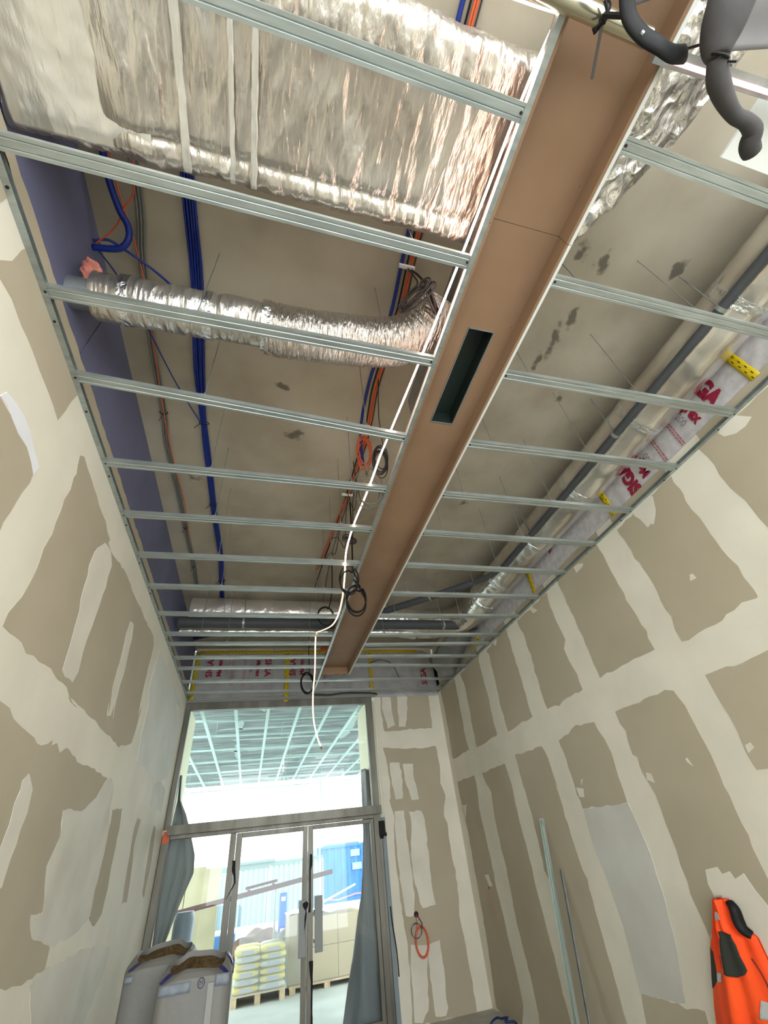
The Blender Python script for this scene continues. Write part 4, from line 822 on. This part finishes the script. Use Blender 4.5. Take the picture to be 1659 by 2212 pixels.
# pallet of yellow bags
pl = empty('bag_pallet', (.28, 9.9, 0), 'small wooden pallet under the stack of yellow bags outside', 'pallet')
M_wood = mat('pallet_wood', (196,176,146), .85, rgb2=(168,146,116), nscale=9, stretch=(1,6,1))
for i in range(5): b = MB(); b.box(-.10,9.62+i*.17,.075,.68,9.72+i*.17,.095); b.build('slat', M_wood, pl)
for x in (-.10,.24,.60):
    b = MB(); b.box(x,9.62,-.03,x+.08,10.4,.075); b.build('runner', M_wood, pl)
M_bagy = [mat('yellow_bag', (206,190,84), .5, rgb2=(196,180,64), nscale=4), mat('pale_bag', (188,188,160), .5, rgb2=(176,180,172), nscale=5), mat('lemon_bag', (204,196,104), .5)]
rnd = random.Random(11)
bagm = {}
for lv in range(6):
    for ix in range(2):
        for iy in range(2):
            w, dd, hh = .375, .37, .078
            k = (lv+ix+iy) % 3
            if k not in bagm:
                bb = MB()
                bb.grid(lambda v, u: ((u-.5)*w*1, math.copysign(abs(math.cos(2*math.pi*v))**.4, math.cos(2*math.pi*v))*dd/2*(1-.10*abs(2*u-1)**6), math.copysign(abs(math.sin(2*math.pi*v))**.5, math.sin(2*math.pi*v))*hh/2*(1-.5*abs(2*u-1)**5)), 20, 14, closeu=True)
                bb.f.append(tuple(range(20))); bb.mi.append(0); bb.f.append(tuple(range(13*20, 14*20))); bb.mi.append(0)
                o = bb.build('cement_bag', M_bagy[k], None, smooth=True, auto=50); bagm[k] = o
                q = MB(); q.box(-.09,-dd/2-.003,-.02,.10,-dd/2+.004,.022); q.build('bag_print', mat('bag_label', (160,166,184), .5), o)
            else:
                o = bagm[k].copy(); C.objects.link(o)
                for ch in bagm[k].children: c2 = ch.copy(); C.objects.link(c2); c2.parent = o
            o.location = (.095+ix*.39+rnd.uniform(-.012,.012), 9.80+iy*.39+rnd.uniform(-.01,.01), .135+lv*.08); o.rotation_euler = (0,0,rnd.uniform(-.03,.03))
            tag(o, '%s bag in the %s layer of the outdoor stack, %s %s' % (['yellow','off-white','lemon yellow'][k], ['lowest','second','third','fourth','fifth','top'][lv], ['left','right'][ix], ['front','back'][iy]), 'bag', 'yellow and white bags on the outdoor pallet')
b = MB(); b.grid(lambda u, v: (-.10+.80*u, 9.595-.006*abs(nz(u*9, v*7, 0, 1)), .08+.53*v), 24, 20); b.build('film', mat('bag_film', (196,200,196), .25), pl, smooth=True)
MATS['bag_film'].node_tree.nodes['Principled BSDF'].inputs['Alpha'].default_value = .3
# wrapped cartons on a pallet
cp = empty('carton_pallet', (1.3, 10, 0), 'big film-wrapped pallet load of brown cartons outside the right door leaf', 'pallet load')
M_cart = mat('carton', (182,162,130), .8, rgb2=(172,152,120), nscale=3); M_cart2 = mat('carton_side', (150,142,126), .8, rgb2=(132,124,108), nscale=3)
for i in range(4): b = MB(); b.box(.75,9.80+i*.25,.03,1.98,9.90+i*.25,.055); b.build('slat', M_wood, cp)
for x in (.76,1.3,1.88): b = MB(); b.box(x,9.80,-.03,x+.09,10.6,.03); b.build('block', M_wood, cp)
for (x0,x1,z0,z1) in ((.98,1.53,.06,.44),(1.535,1.97,.06,.44),(.98,1.53,.445,.80),(1.535,1.97,.445,.79)):
    b = MB(); b.box(x0,9.82,z0,x1,10.65,z1); b.build('carton', M_cart, cp, bev=.008)
b = MB(); b.box(.72,9.84,.06,.975,10.6,.86); b.build('carton', M_cart2, cp, bev=.01)
b = MB(); b.grid(lambda u, v: (.70+1.30*u, 9.80-.008*abs(nz(u*9, v*5, 0, 1)), .05+.80*v+.05*nz(u*4, 0, 0, 1)*v), 40, 24); b.build('film', mat('stretch_film', (200,200,190), .25), cp, smooth=True)
fm = MATS['stretch_film']; fm.node_tree.nodes['Principled BSDF'].inputs['Alpha'].default_value = .28
b = MB(); b.grid(lambda u, v: (.70+1.28*u, 9.82+.8*v, .86+.03*nz(u*8, v*5, 3, 1)+.02*math.sin(u*8)), 30, 16); b.build('crumpled_top', mat('film_top', (232,230,218), .5), cp, smooth=True, solid=.003)
# pile of rubble bags between
b = MB(); b.grid(lambda u, v: (-.25+1.25*u, 11.2+1.4*v, (.48+.34*u)*math.sin(math.pi*min(1,v+.15))**.5*math.sin(math.pi*min(1,.25+.7*u))+.12*nz(u*4, v*4, 0, 1)), 30, 22)
one('debris_heap', b, mat('debris', (136,112,98), .9, rgb2=(96,86,80), nscale=5), 'low brown debris heap behind the stack of yellow bags outside', 'heap', smooth=True, solid=.02)
b = MB(); b.grid(lambda u, v: (.45+.55*u, 10.75+.25*v+.1*nz(u*3,v*3,0,1), .15+.62*v*(.55+.45*u)+.05*nz(u*5,v*3,2,1)), 20, 18)
one('grey_tarpaulin', b, mat('grey_tarp', (132,140,136), .6, rgb2=(108,114,112), nscale=4), 'grey tarpaulin slumped between the yellow bags and the cartons', 'tarpaulin', smooth=True, solid=.01)
# tall beige panels left
bp_ = empty('board_stack', (-.8, 11.2, 0), 'tall beige boards standing outside beyond the left side light', 'board stack')
for i, (x0, x1, y0, h) in enumerate(((-1.75,-1.12,11.25,1.62),(-1.10,-.80,11.15,1.66),(-.795,-.50,11.05,1.62))):
    b = MB(); b.box(x0,y0,-.03,x1,y0+.35,h); b.build('board', mat('beige_board', (170,166,138), .8, rgb2=(156,152,126), nscale=2), bp_, bev=.006)
# corrugated white hoarding at y=22
hd = empty('corrugated_hoarding', (1.2, 22, 0), 'white corrugated metal hoarding across the yard', 'fence')
M_cor = mat('white_corrugated', (128,148,156), .5, .1)
def corr(x0, x1, y, z0, z1, period, depth):
    b = MB(); n = int((x1-x0)/period*6); vs = []
    for i in range(n+1):
        x = x0+(x1-x0)*i/n; p = ((x/period) % 1); d = depth*(0 if p < .3 else (1 if .5 < p < .8 else ((p-.3)/.2 if p < .5 else (1-p)/.2)))
        vs += [(x, y-d, z0), (x, y-d, z1)]
    b.add(vs, [(2*i, 2*i+2, 2*i+3, 2*i+1) for i in range(n)]); return b
for i in range(4): corr(-1.3+i*1.05, -1.3+i*1.05+1.04, 22, -.03, 1.50+.03*i, .19, .06).build('corrugated_sheet', M_cor, hd, solid=.004)
b = MB(); b.box(-1.3,21.97,1.52,2.9,22.06,1.70); b.box(-.4,21.9,1.70,1.0,22.0,1.78); b.build('top_rail', mat('green_grey_rail', (82,110,108), .6), hd)
for x in (-1.3,.8,2.86): b = MB(); b.box(x,21.96,-.03,x+.05,22.03,1.6); b.build('post', M_zincd, hd)
# blue container
ct = empty('blue_container', (4.2, 26, 0), 'bright blue corrugated site container across the yard', 'container')
M_bl = mat('blue_container_paint', (16,100,180), .5, rgb2=(12,88,166), nscale=2)
corr(3.18, 6.2, 26, .02, 1.97, .32, .05).build('side_wall', M_bl, ct, solid=.004)
b = MB(); b.box(3.12,25.9,-.03,3.20,26.1,2.02); b.box(6.2,25.9,-.03,6.3,26.1,2.02); b.box(3.2,25.92,1.94,6.2,26.08,2.03); b.box(3.2,25.92,-.03,6.2,26.08,.08); b.build('corner_frame', M_bl, ct)
b = MB(); b.box(3.15,26.1,0,6.25,31,2.0); b.build('body', M_bl, ct)
for z, x in ((1.55,4.75),(1.05,4.82)): b = MB(); b.box(x,25.9,z,x+.45,25.95,z+.25); b.build('vent', mat('pale_blue_vent', (120,196,240), .5), ct)
b = MB(); b.box(3.5,25.95,2.03,5.2,27,2.1); b.build('roof_load', mat('green_grey_rail', (82,110,108), .6), ct)
# steel sections on trestles
M_rust = mat('primer_red_steel', (74,40,46), .7, rgb2=(62,46,44), nscale=5)
b = MB(); b.beam((-1.15,10.5,1.07),(1.56,10.5,1.345),.10,.07); one('steel_beam', b, M_rust, 'long red-brown steel beam sloping across the view outside', 'beam', bev=.003)
b = MB(); b.beam((-.02,10.62,1.265),(.545,10.62,1.322),.06,.04); one('steel_beam', b, M_rust, 'short red-brown steel beam just above the long one outside', 'beam', bev=.003)
tz = empty('trestle', (-1.0, 10.5, 0), 'steel trestle carrying the sloping beams outside', 'trestle')
for x, z in ((-1.0,1.03),(.52,1.19)):
    b = MB(); b.tube([(x,10.35,-.03),(x,10.5,z),(x,10.75,-.03)], .015, 6); b.build('leg', M_zincd, tz)
for x, z in ((.02,1.245),(.45,1.288)):
    b = MB(); b.box(x,10.56,z-.02,x+.05,10.66,z+.0); b.build('spacer', M_rust, tz)
# blue post, props, pole
sg = empty('blue_pump', (.72, 11.2, 0), 'narrow blue upright machine before the white hoarding', 'machine')
b = MB(); b.box(.62,11.1,.62,.78,11.25,1.12); b.build('body', mat('deep_blue_paint', (34,110,214), .45), sg, bev=.03)
b = MB(); b.box(.62,11.12,-.03,.66,11.2,.62); b.box(.74,11.12,-.03,.78,11.2,.62); b.build('stand', mat('deep_blue_paint', (34,110,214), .45), sg)
b = MB(); b.box(.66,11.093,1.0,.74,11.1,1.06); b.build('label_plate', mat('pale_label', (200,220,240), .5), sg)
b = MB(); b.tube([(1.45,12.1,.80),(2.30,12.1,1.055)], .02, 8); one('pale_pole', b, mat('pale_blue_pole', (190,208,226), .5), 'pale pole leaning across the blue container outside', 'pole')
b = MB(); b.tube([(1.3,12.1,-.03),(1.3,12.1,.86),(1.55,12.1,.88),(1.9,12.1,.84),(2.3,12.1,.90),(2.7,12.1,.88),(2.7,12.1,-.03)], .014, 6); one('red_barrier', b, mat('pinkish_barrier', (206,150,160), .5), 'thin red and white rail before the blue container', 'barrier')
b = MB(); b.tube([(1.74,14.2,-.03),(1.83,14.2,3.4)], .022, 8); one('thin_pole', b, mat('grey_pole', (150,160,166), .5), 'thin upright pole standing in the yard right of the door centre', 'pole')
b = MB(); b.box(-.72,12.5,-.03,-.15,12.9,.55); one('blue_crate', b, mat('mid_blue_crate', (96,150,214), .5), 'low blue crate outside behind the left door stile', 'crate', bev=.02)
bd = empty('white_building', (3, 44, 0), 'overexposed white building far across the yard', 'building')
b = MB(); b.box(-12,44,-.03,22,52,6.6); b.build('wall', mat('white_render', (250,250,250), .8), bd)
b = MB(); b.box(3.5,43.9,5.5,4.6,43.98,6.35); b.build('window', mat('pale_window', (214,228,226), .4), bd)
b = MB(); b.box(3.2,43.7,5.05,4.9,44,5.2); b.build('sill', mat('pale_window', (214,228,226), .4), bd)

# ------------------------------------------------------------------ inside: two insulation sacks
def sack(x0, y0, w, d, h, label, rot, seed, prints):
    e = empty('insulation_sack', (x0+w/2, y0+d/2, 0), label, 'sack', 'white sacks of insulation by the left wall')
    cx, cy = x0+w/2, y0+d/2
    lv = [(0,.96),(.03,1),(.5,1.0),(.85,1.0),(.945,1.0),(.962,.985),(.985,.90),(1.0,.80)]
    N = 72
    def pt(u, v):
        t = v*(len(lv)-1); i = min(int(t), len(lv)-2); f = t-i
        hz = lv[i][0]+(lv[i+1][0]-lv[i][0])*f; s = lv[i][1]+(lv[i+1][1]-lv[i][1])*f
        a = 2*math.pi*u; p = .28 if hz < .95 else .28+(hz-.95)*9
        ca, sa = math.cos(a), math.sin(a)
        r = .006*noise.noise(Vector((ca*2, sa*2, hz*6+seed)))+.004*noise.noise(Vector((ca*6, sa*6, hz*3+seed)))
        z = h*hz + (.004*math.sin(a*3+seed)+.003*math.sin(a*7+seed)-.022*abs(math.sin(2*a))**3)*max(0,(hz-.93)*14) + (.045*max(0,sa)+.012*abs(ca)-.012*max(0,-sa))*max(0,(hz-.93)*14)
        return (cx+math.copysign(abs(ca)**p, ca)*w/2*(s+r*2), cy+math.copysign(abs(sa)**p, sa)*d/2*(s+r*2), z)
    b = MB(); b.grid(pt, N, 60, closeu=True)
    b.grid(lambda u, v: tuple(Vector(pt(u, 1))*(1-v)+Vector((cx+(pt(u,1)[0]-cx)*.95, cy+(pt(u,1)[1]-cy)*.95, pt(u,1)[2]-.03))*v), N, 4, closeu=True)
    b.build('bag', M_sack, e, smooth=True, auto=60)
    b = MB(); b.grid(lambda u, v: (cx+(pt(u,1)[0]-cx)*(1-v)*.97, cy+(pt(u,1)[1]-cy)*(1-v)*.97, pt(u,1)[2]-.028+.004*noise.noise(Vector((u*9, v*6, seed)))), N, 12, closeu=True); b.build('wool_roll', M_wool, e)
    Yf = y0-.004
    for (xa, xb, za, zb) in prints['bands']:
        b = MB(); b.grid(lambda u, v: (xa+(xb-xa)*u, Yf-.004+.12*max(0,abs((xa+(xb-xa)*u-cx)/(w/2))-.8)**1.5, za+(zb-za)*v), 8, 4); b.build('printed_band', M_print, e, smooth=True, solid=.001)
    if prints.get('logo'):
        lx, lz = prints['logo']; b = MB(); b.tube([(lx+.019*math.cos(a), Yf-.005, lz+.022*math.sin(a)) for a in [i*math.pi/12 for i in range(24)]], .002, 5, closed=True); b.build('ring_mark', M_printd, e)
        text('M', .028, frame((lx, Yf-.006, lz), (1,0,0), (0,0,1)), M_printd, e, 'printed_letter')
    if prints.get('seam'):
        x, wd = prints['seam']; b = MB(); b.box(x, Yf-.0065, .1, x+wd, Yf-.004, h*.93); b.build('seam_strip', mat('seam_white', (142,142,138), .5), e)
    for (a, wz) in prints['corners']:
        i0 = a; b = MB()
        def cp_(u, v, i0=i0): 
            p = Vector(pt(i0+.035*u, .70+.29*v)); q = Vector((cx, cy, p.z)); dr = (p-q).normalized(); return p+dr*.004+Vector((0,0,.003))
        b.grid(cp_, 8, 10); b.build('blue_tape', M_bluetape, e, smooth=True, solid=.001)
    return e
sack(-.485, 4.0, .435, .40, 1.085, 'nearer white insulation sack with an open rolled top and faded blue bands', 0, 1, {'bands': [(-.465,-.285,.985,1.03),(-.145,-.062,.99,1.04)], 'logo': (-.225,1.015), 'seam': (-.185,.035), 'corners': [(.60,1),(.86,1),(.99,1)]})
sack(-.755, 4.43, .44, .40, 1.125, 'rear white insulation sack pushed against the left wall', 0, 5, {'bands': [(-.735,-.69,1.02,1.05)], 'corners': [(.62,1),(.86,1)]})

# ------------------------------------------------------------------ leaning metal section
lm = empty('leaning_stud', (2.66, 4.79, 0), 'long thin steel stud leaning upright against the right wall', 'metal stud')
b = MB(); b.prof((2.655,4.795,0),(2.845,4.735,1.63), [(-.014,-.024),(.014,-.024),(.014,-.0225),(-.0125,-.0225),(-.0125,.0225),(.014,.0225),(.014,.024),(-.014,.024)], up=(0,1,0))
b.build('channel', mat('bright_stud', (206,216,212), .3, .85), lm)
l2 = empty('leaning_stud', (2.73, 4.69, 0), 'shorter thin steel strip standing in for the dark line of shade beside the long stud', 'metal stud')
b = MB(); b.prof((2.72,4.72,0),(2.85,4.645,1.23), [(-.008,-.010),(.008,-.010),(.008,-.009),(-.007,-.009),(-.007,.009),(.008,.009),(.008,.010),(-.008,.010)], up=(0,1,0)); b.build('channel', M_zincd, l2)  # thin channel stands in for the dark line of shade beside the long stud

# ------------------------------------------------------------------ orange cable coil and socket on the far wall
e = empty('wall_cable_coil', (2.07, YF-.03, .70), 'orange cable ring hanging from a hole in the far wall', 'cable coil')
P = [(2.063,YF-.004,.90),(2.055,YF-.03,.84),(2.05,YF-.04,.80)]
for i in range(4):
    b = MB(); b.tube([(2.095+(.072+.004*i)*math.cos(a), YF-.022-.008*(i%2), .645+(.125+.004*i)*math.sin(a)) for a in [k*math.pi/18 for k in range(36)]], .0055, 7, closed=True); b.build('cable', M_ocable, e, smooth=True)
b = MB(); b.tube(P+[(2.045,YF-.035,.76)], .004, 6, smooth=4); b.build('lead', M_ocable, e)
e = empty('wall_cable_coil', (2.03, YF-.03, .75), 'small dark blue wire ring hanging over the orange one', 'cable coil')
for i in range(2):
    b = MB(); b.tube([(2.035+(.063+.006*i)*math.cos(a), YF-.045-.004*i, .748+(.068-.005*i)*math.sin(a)) for a in [k*math.pi/16 for k in range(32)]], .0025, 6, closed=True); b.build('wire', mat('dusty_blue_wire', (58,58,84), .5), e)
b = MB(); b.tube([(2.07,YF-.01,.885),(2.10,YF-.035,.83),(2.115,YF-.04,.80),(2.10,YF-.045,.76)], .005, 6, smooth=4); b.build('lead', mat('dark_blue_lead', (30,30,70), .5), e)
e = empty('socket_box', (2.063, YF, .888), 'round dark red back box in the far wall above the cable rings', 'socket box')
b = MB(); b.tube([(2.063,YF-.003,.888),(2.063,YF-.009,.888)], .030, 20); b.build('rim', mat('dark_red_plastic', (92,26,30), .5), e)
b = MB(); b.tube([(2.063,YF-.0092,.888),(2.063,YF-.011,.888)], .023, 20); b.build('cavity', M_black, e)
e = empty('pink_string', (XR, 6.36, 1.05), 'short faded pink string hanging from a hole in the right wall', 'string')
b = MB(); b.tube([(XR-.004,6.36,1.06),(XR-.014,6.36,1.03),(XR-.010,6.34,.95),(XR-.010,6.32,.86),(XR-.010,6.31,.78)], .003, 6, smooth=4); b.build('string', mat('faded_pink', (190,112,96), .8), e)
b = MB(); b.tube([(XR-.002,6.36,1.06),(XR-.006,6.36,1.06)], .014, 10); b.build('hole_rim', mat('brown_stain', (108,76,56), .8), e)
e = empty('blue_hose', (2.7, 6.45, .03), 'tangled dark blue cord on the floor in the far right corner', 'cord')
b = MB(); b.tube([(2.55,6.32,.012),(2.62,6.42,.02),(2.70,6.46,.03),(2.76,6.47,.015),(2.80,6.40,.03),(2.74,6.34,.02),(2.82,6.30,.015),(2.80,6.2,.012)], .010, 7, smooth=6); b.build('cord', mat('navy_cord', (28,46,110), .5), e, smooth=True)

# ------------------------------------------------------------------ hi-vis jacket on the right wall
jk = empty('hivis_jacket', (2.82, 3.0, 1.08), 'orange high-visibility work jacket with dark patches hung on the right wall', 'jacket')
JL = [(2.97,1.094),(3.014,1.036),(3.08,.954),(3.132,.906),(3.178,.845),(3.211,.792),(3.255,.722),(3.294,.654),(3.335,.586),(3.371,.515),(3.417,.422),(3.44,.33)]
JR = [(2.883,1.092),(2.866,1.044),(2.868,.969),(2.798,.934),(2.798,.883),(2.797,.839),(2.798,.781),(2.809,.724),(2.825,.667),(2.852,.607),(2.896,.524),(2.92,.42)]
def jdepth(y, z, s):
    w = math.sin(math.pi*min(1,max(0,s)))
    return .012 + (.05+.05*min(1,(1.1-z)/.5))*w**.6 + .016*math.sin(s*11+z*3)*w + .012*math.sin(s*23-z*6)*w
def jedge(z, E):
    for (a, za), (c, zc) in zip(E, E[1:]):
        if z >= zc: 
            f = (za-z)/(za-zc) if za != zc else 0
            return a+(c-a)*max(0,min(1,f))
    return E[-1][0]
def jx(y, z, off=0):
    l, r = jedge(z, JL), jedge(z, JR); s = (y-r)/(l-r) if abs(l-r) > 1e-4 else .5
    return 2.857-jdepth(y, z, s)-off
def jf(u, v):
    t = v*(len(JL)-1); i = min(int(t), len(JL)-2); f = t-i
    l = Vector(JL[i]).lerp(Vector(JL[i+1]), f); r = Vector(JR[i]).lerp(Vector(JR[i+1]), f); p = r.lerp(l, u)
    return (2.857-jdepth(p.x, p.y, u), p.x, p.y)
b = MB(); b.grid(jf, 50, 80); b.build('body', M_org, jk, smooth=True, solid=.006)
b = MB(); b.grid(lambda u, v: (2.857, jf(u, v)[1], jf(u, v)[2]), 10, 40); b.build('back_panel', M_org, jk, solid=.004)
def jpatch(pts, m, name, off=.006):
    # clipped grid following the cloth
    P = [Vector(p) for p in pts]; g = []
    ys = [p.x for p in P]; zs = [p.y for p in P]; st = .012
    out = []
    for i in range(len(P)):
        a, c = P[i], P[(i+1) % len(P)]; k = max(1, int((c-a).length/st))
        for q in range(k): out.append(a.lerp(c, q/k))
    n = len(out); y = min(ys)
    while y < max(ys):
        z = min(zs)
        while z < max(zs): g.append(Vector((y+.0003*math.sin(z*999), z))); z += st
        y += st
    def inside(p):
        c = False
        for i in range(len(P)):
            a, d = P[i], P[i-1]
            if (a.y > p.y) != (d.y > p.y) and p.x < (d.x-a.x)*(p.y-a.y)/(d.y-a.y)+a.x: c = not c
        return c
    g = [p for p in g if inside(p)]
    r = delaunay_2d_cdt(out+g, [], [list(range(n))], 1, 1e-6)
    b = MB(); b.add([(jx(p.x, p.y, off), p.x, p.y) for p in r[0]], [tuple(f) for f in r[2]]); b.build(name, m, jk, smooth=True, solid=.003)
jpatch([(3.011,.95),(2.943,.954),(2.902,.944),(2.898,.901),(2.904,.851),(2.901,.821),(2.901,.797),(2.921,.78),(2.977,.764),(3.021,.768),(3.091,.787),(3.077,.829),(3.043,.89)], M_olive, 'dark_patch')
jpatch([(3.164,.861),(3.117,.851),(3.131,.801),(3.155,.729),(3.227,.691),(3.268,.674),(3.258,.705),(3.208,.792)], M_olive, 'dark_patch')
for q in ([(2.964,1.039),(2.927,1.039),(2.928,1.004),(2.987,.999)],[(3.098,.944),(3.066,.945),(3.091,.903),(3.124,.908)],[(3.139,.762),(3.106,.763),(3.13,.723),(3.164,.717)],[(2.903,.685),(2.845,.671),(2.88,.609),(2.953,.611)]): jpatch(q, M_refl, 'reflective_band')
b = MB(); b.tube([(2.83,2.865,1.082),(2.825,2.845,1.05),(2.822,2.852,1.0),(2.822,2.845,.965),(2.835,2.815,.94)], lambda t: .024+.012*math.sin(3.14*t), 12, flat=.6, smooth=6); b.build('collar', M_black, jk, smooth=True)
b = MB(); b.tube([(jx(2.862,.846,.001),2.862,.846),(jx(2.845,.806,.001),2.845,.806),(jx(2.838,.749,.001),2.838,.749),(jx(2.85,.69,.001),2.85,.69)], .005, 6, smooth=4); b.build('dark_slit', mat('dark_red_seam', (110,26,10), .8), jk)  # thin dark red tube for the slit in the jacket
b = MB(); b.tube([(2.858,2.93,1.10),(2.79,2.93,1.104)], .004, 8); b.build('nail', M_zincd, jk)

# ------------------------------------------------------------------ odds and ends hanging at the top right, close overhead
tb = empty('metal_tube', (1.0, -.16, 3.5), 'shiny pale metal tube crossing over the trough at the camera end', 'tube')
b = MB(); b.tube([(.35,-.175,3.475),(1.045,-.172,3.475)], .027, 24)
b.build('tube', mat('champagne_tube', (206,202,178), .2, .9), tb, smooth=True, auto=50)
b = MB(); b.tube([(1.045,-.172,3.475),(1.052,-.172,3.475)], .012, 12); b.build('end_cap', mat('cream_cap', (220,214,180), .5), tb)
b = MB(); b.beam((1.10,-.150,3.485),(1.80,-.185,3.485),.045,.022); b.tube([(1.052,-.172,3.475),(1.11,-.155,3.485)], .008, 8); b.build('side_bar', M_zincd, tb)
b = MB(); b.tube([(1.16,-.148,3.468),(1.255,-.152,3.468),(1.56,-.168,3.468),(1.75,-.177,3.468)], .008, 6, flat=.4); b.build('light_tape', mat('pinkish_tape', (240,220,210), .4, emit=(255,190,190), estr=1.2), tb)
b = MB()
for p, d in along([(1.16,-.148,3.467),(1.255,-.152,3.467),(1.56,-.168,3.467),(1.75,-.177,3.467)], .016): b.beam(p-d*.003-Vector((0,0,.004)), p+d*.003-Vector((0,0,.004)), .008, .003)
tag(b.build('diodes', mat('pinkish_diode', (255,255,255), .5, emit=(255,214,214), estr=4), tb), kind='stuff')
e = empty('zip_tie', (.86, -.17, 3.45), 'black cable tie round the shiny tube with a long straight tail', 'cable tie')
b = MB(); b.tube([(.865+.004*math.sin(a*2), -.172+.034*math.cos(a), 3.475+.034*math.sin(a)) for a in [i*math.pi/10 for i in range(20)]], .0035, 6, closed=True); b.build('loop', M_black, e)
b = MB(); b.box(.852,-.178,3.438,.872,-.158,3.454); b.build('head', M_black, e, bev=.003)
b = MB(); b.beam((.862,-.165,3.446),(.905,-.045,3.44),.009,.003); b.build('tail', mat('grey_tie_tail', (70,66,66), .5), e)
b = MB(); b.tube([(.84,-.20,3.44),(.855,-.18,3.425),(.85,-.155,3.43),(.838,-.14,3.44)], .005, 6, smooth=4); b.build('hook', M_black, e)
e = empty('black_strap', (1.0, -.17, 3.35), 'broad curved black strap hanging below the shiny tube', 'strap')
b = MB(); b.tube([(.83,-.27,3.36),(.842,-.222,3.33),(.868,-.178,3.30),(.915,-.155,3.27),(.975,-.148,3.255),(1.03,-.145,3.27),(1.085,-.155,3.30),(1.105,-.16,3.33)], .024, 12, flat=.45, smooth=8); b.build('strap', M_black, e, smooth=True)
b = MB(); b.tube([(.905,-.158,3.262),(.912,-.156,3.258)], .006, 8); b.build('rivet', M_zinc, e)
b = MB(); b.tube([(.868,-.178,3.31),(.84,-.172,3.40),(.86,-.17,3.44)], .008, 6); b.tube([(1.10,-.16,3.32),(1.14,-.165,3.46)], .006, 6); b.build('cord', M_black, e)
M_gf = mat('dusty_grey_fabric', (72,69,69), .85, rgb2=(58,56,56), nscale=6, bump=.3, bscale=8, bdist=.02)
e = empty('grey_hose', (1.15, -.15, 3.2), 'dusty grey fabric hose tied up and drooping at the top right', 'hose')
b = MB(); b.tube([(1.135,-.30,3.30),(1.13,-.24,3.26),(1.13,-.195,3.23),(1.135,-.165,3.20)], lambda t: .062-.036*t**2, 18, smooth=6); b.build('gathered_sleeve', M_gf, e, smooth=True)
b = MB(); b.tube([(1.135,-.168,3.205),(1.165,-.135,3.20),(1.20,-.115,3.20),(1.25,-.093,3.20),(1.30,-.078,3.20),(1.35,-.075,3.20),(1.392,-.062,3.20),(1.41,-.035,3.20),(1.44,-.018,3.20)], lambda t: .025+.004*math.sin(t*9), 16, smooth=6); b.build('sleeve', M_gf, e, smooth=True)
b = MB(); b.tube([(1.135+.027*math.cos(a), -.167+.012*math.sin(a)*.5, 3.203+.027*math.sin(a)) for a in [i*math.pi/8 for i in range(16)]], .004, 6, closed=True); b.tube([(1.155,-.165,3.18),(1.175,-.17,3.17)], .003, 5); b.build('tie', M_black, e)
b = MB(); b.tube([(1.135,-.20,3.25),(1.16,-.17,3.46)], .004, 5); b.tube([(1.30,-.078,3.222),(1.31,-.16,3.47)], .0025, 5); b.build('cord', M_black, e)
e = empty('grey_plastic_bag', (1.0, -.26, 3.4), 'crumpled grey plastic sheet hanging beyond the strap at the top edge', 'plastic sheet')
b = MB(); b.grid(lambda u, v: (.90+.17*u+.03*v, -.50+.29*v*(1-.3*u), 3.44+.008*nz(u*3,v*3,2,1)), 20, 20); b.build('sheet', mat('grey_plastic', (120,116,122), .4, rgb2=(96,93,98), nscale=8), e, smooth=True, solid=.002)
b = MB(); b.grid(lambda u, v: (1.22+.18*u+.02*v, -.45+.26*v*(1-.2*u), 3.40+.008*nz(u*3,v*3,7,1)), 16, 16); b.build('sheet', mat('grey_plastic_dark', (128,126,128), .4), e, smooth=True, solid=.002)
b = MB(); b.tube([(.93,-.36,3.46),(.93,-.5,3.52),(1.24,-.5,3.5),(1.24,-.35,3.3)], .004, 5); b.build('cord', M_black, e)
b = MB(); b.box(1.62,-.42,3.545,2.4,.02,3.557); one('plasterboard_offcut', b, M_core, 'pale board offcut lying on the frame at the top right edge', 'board', bev=.001)
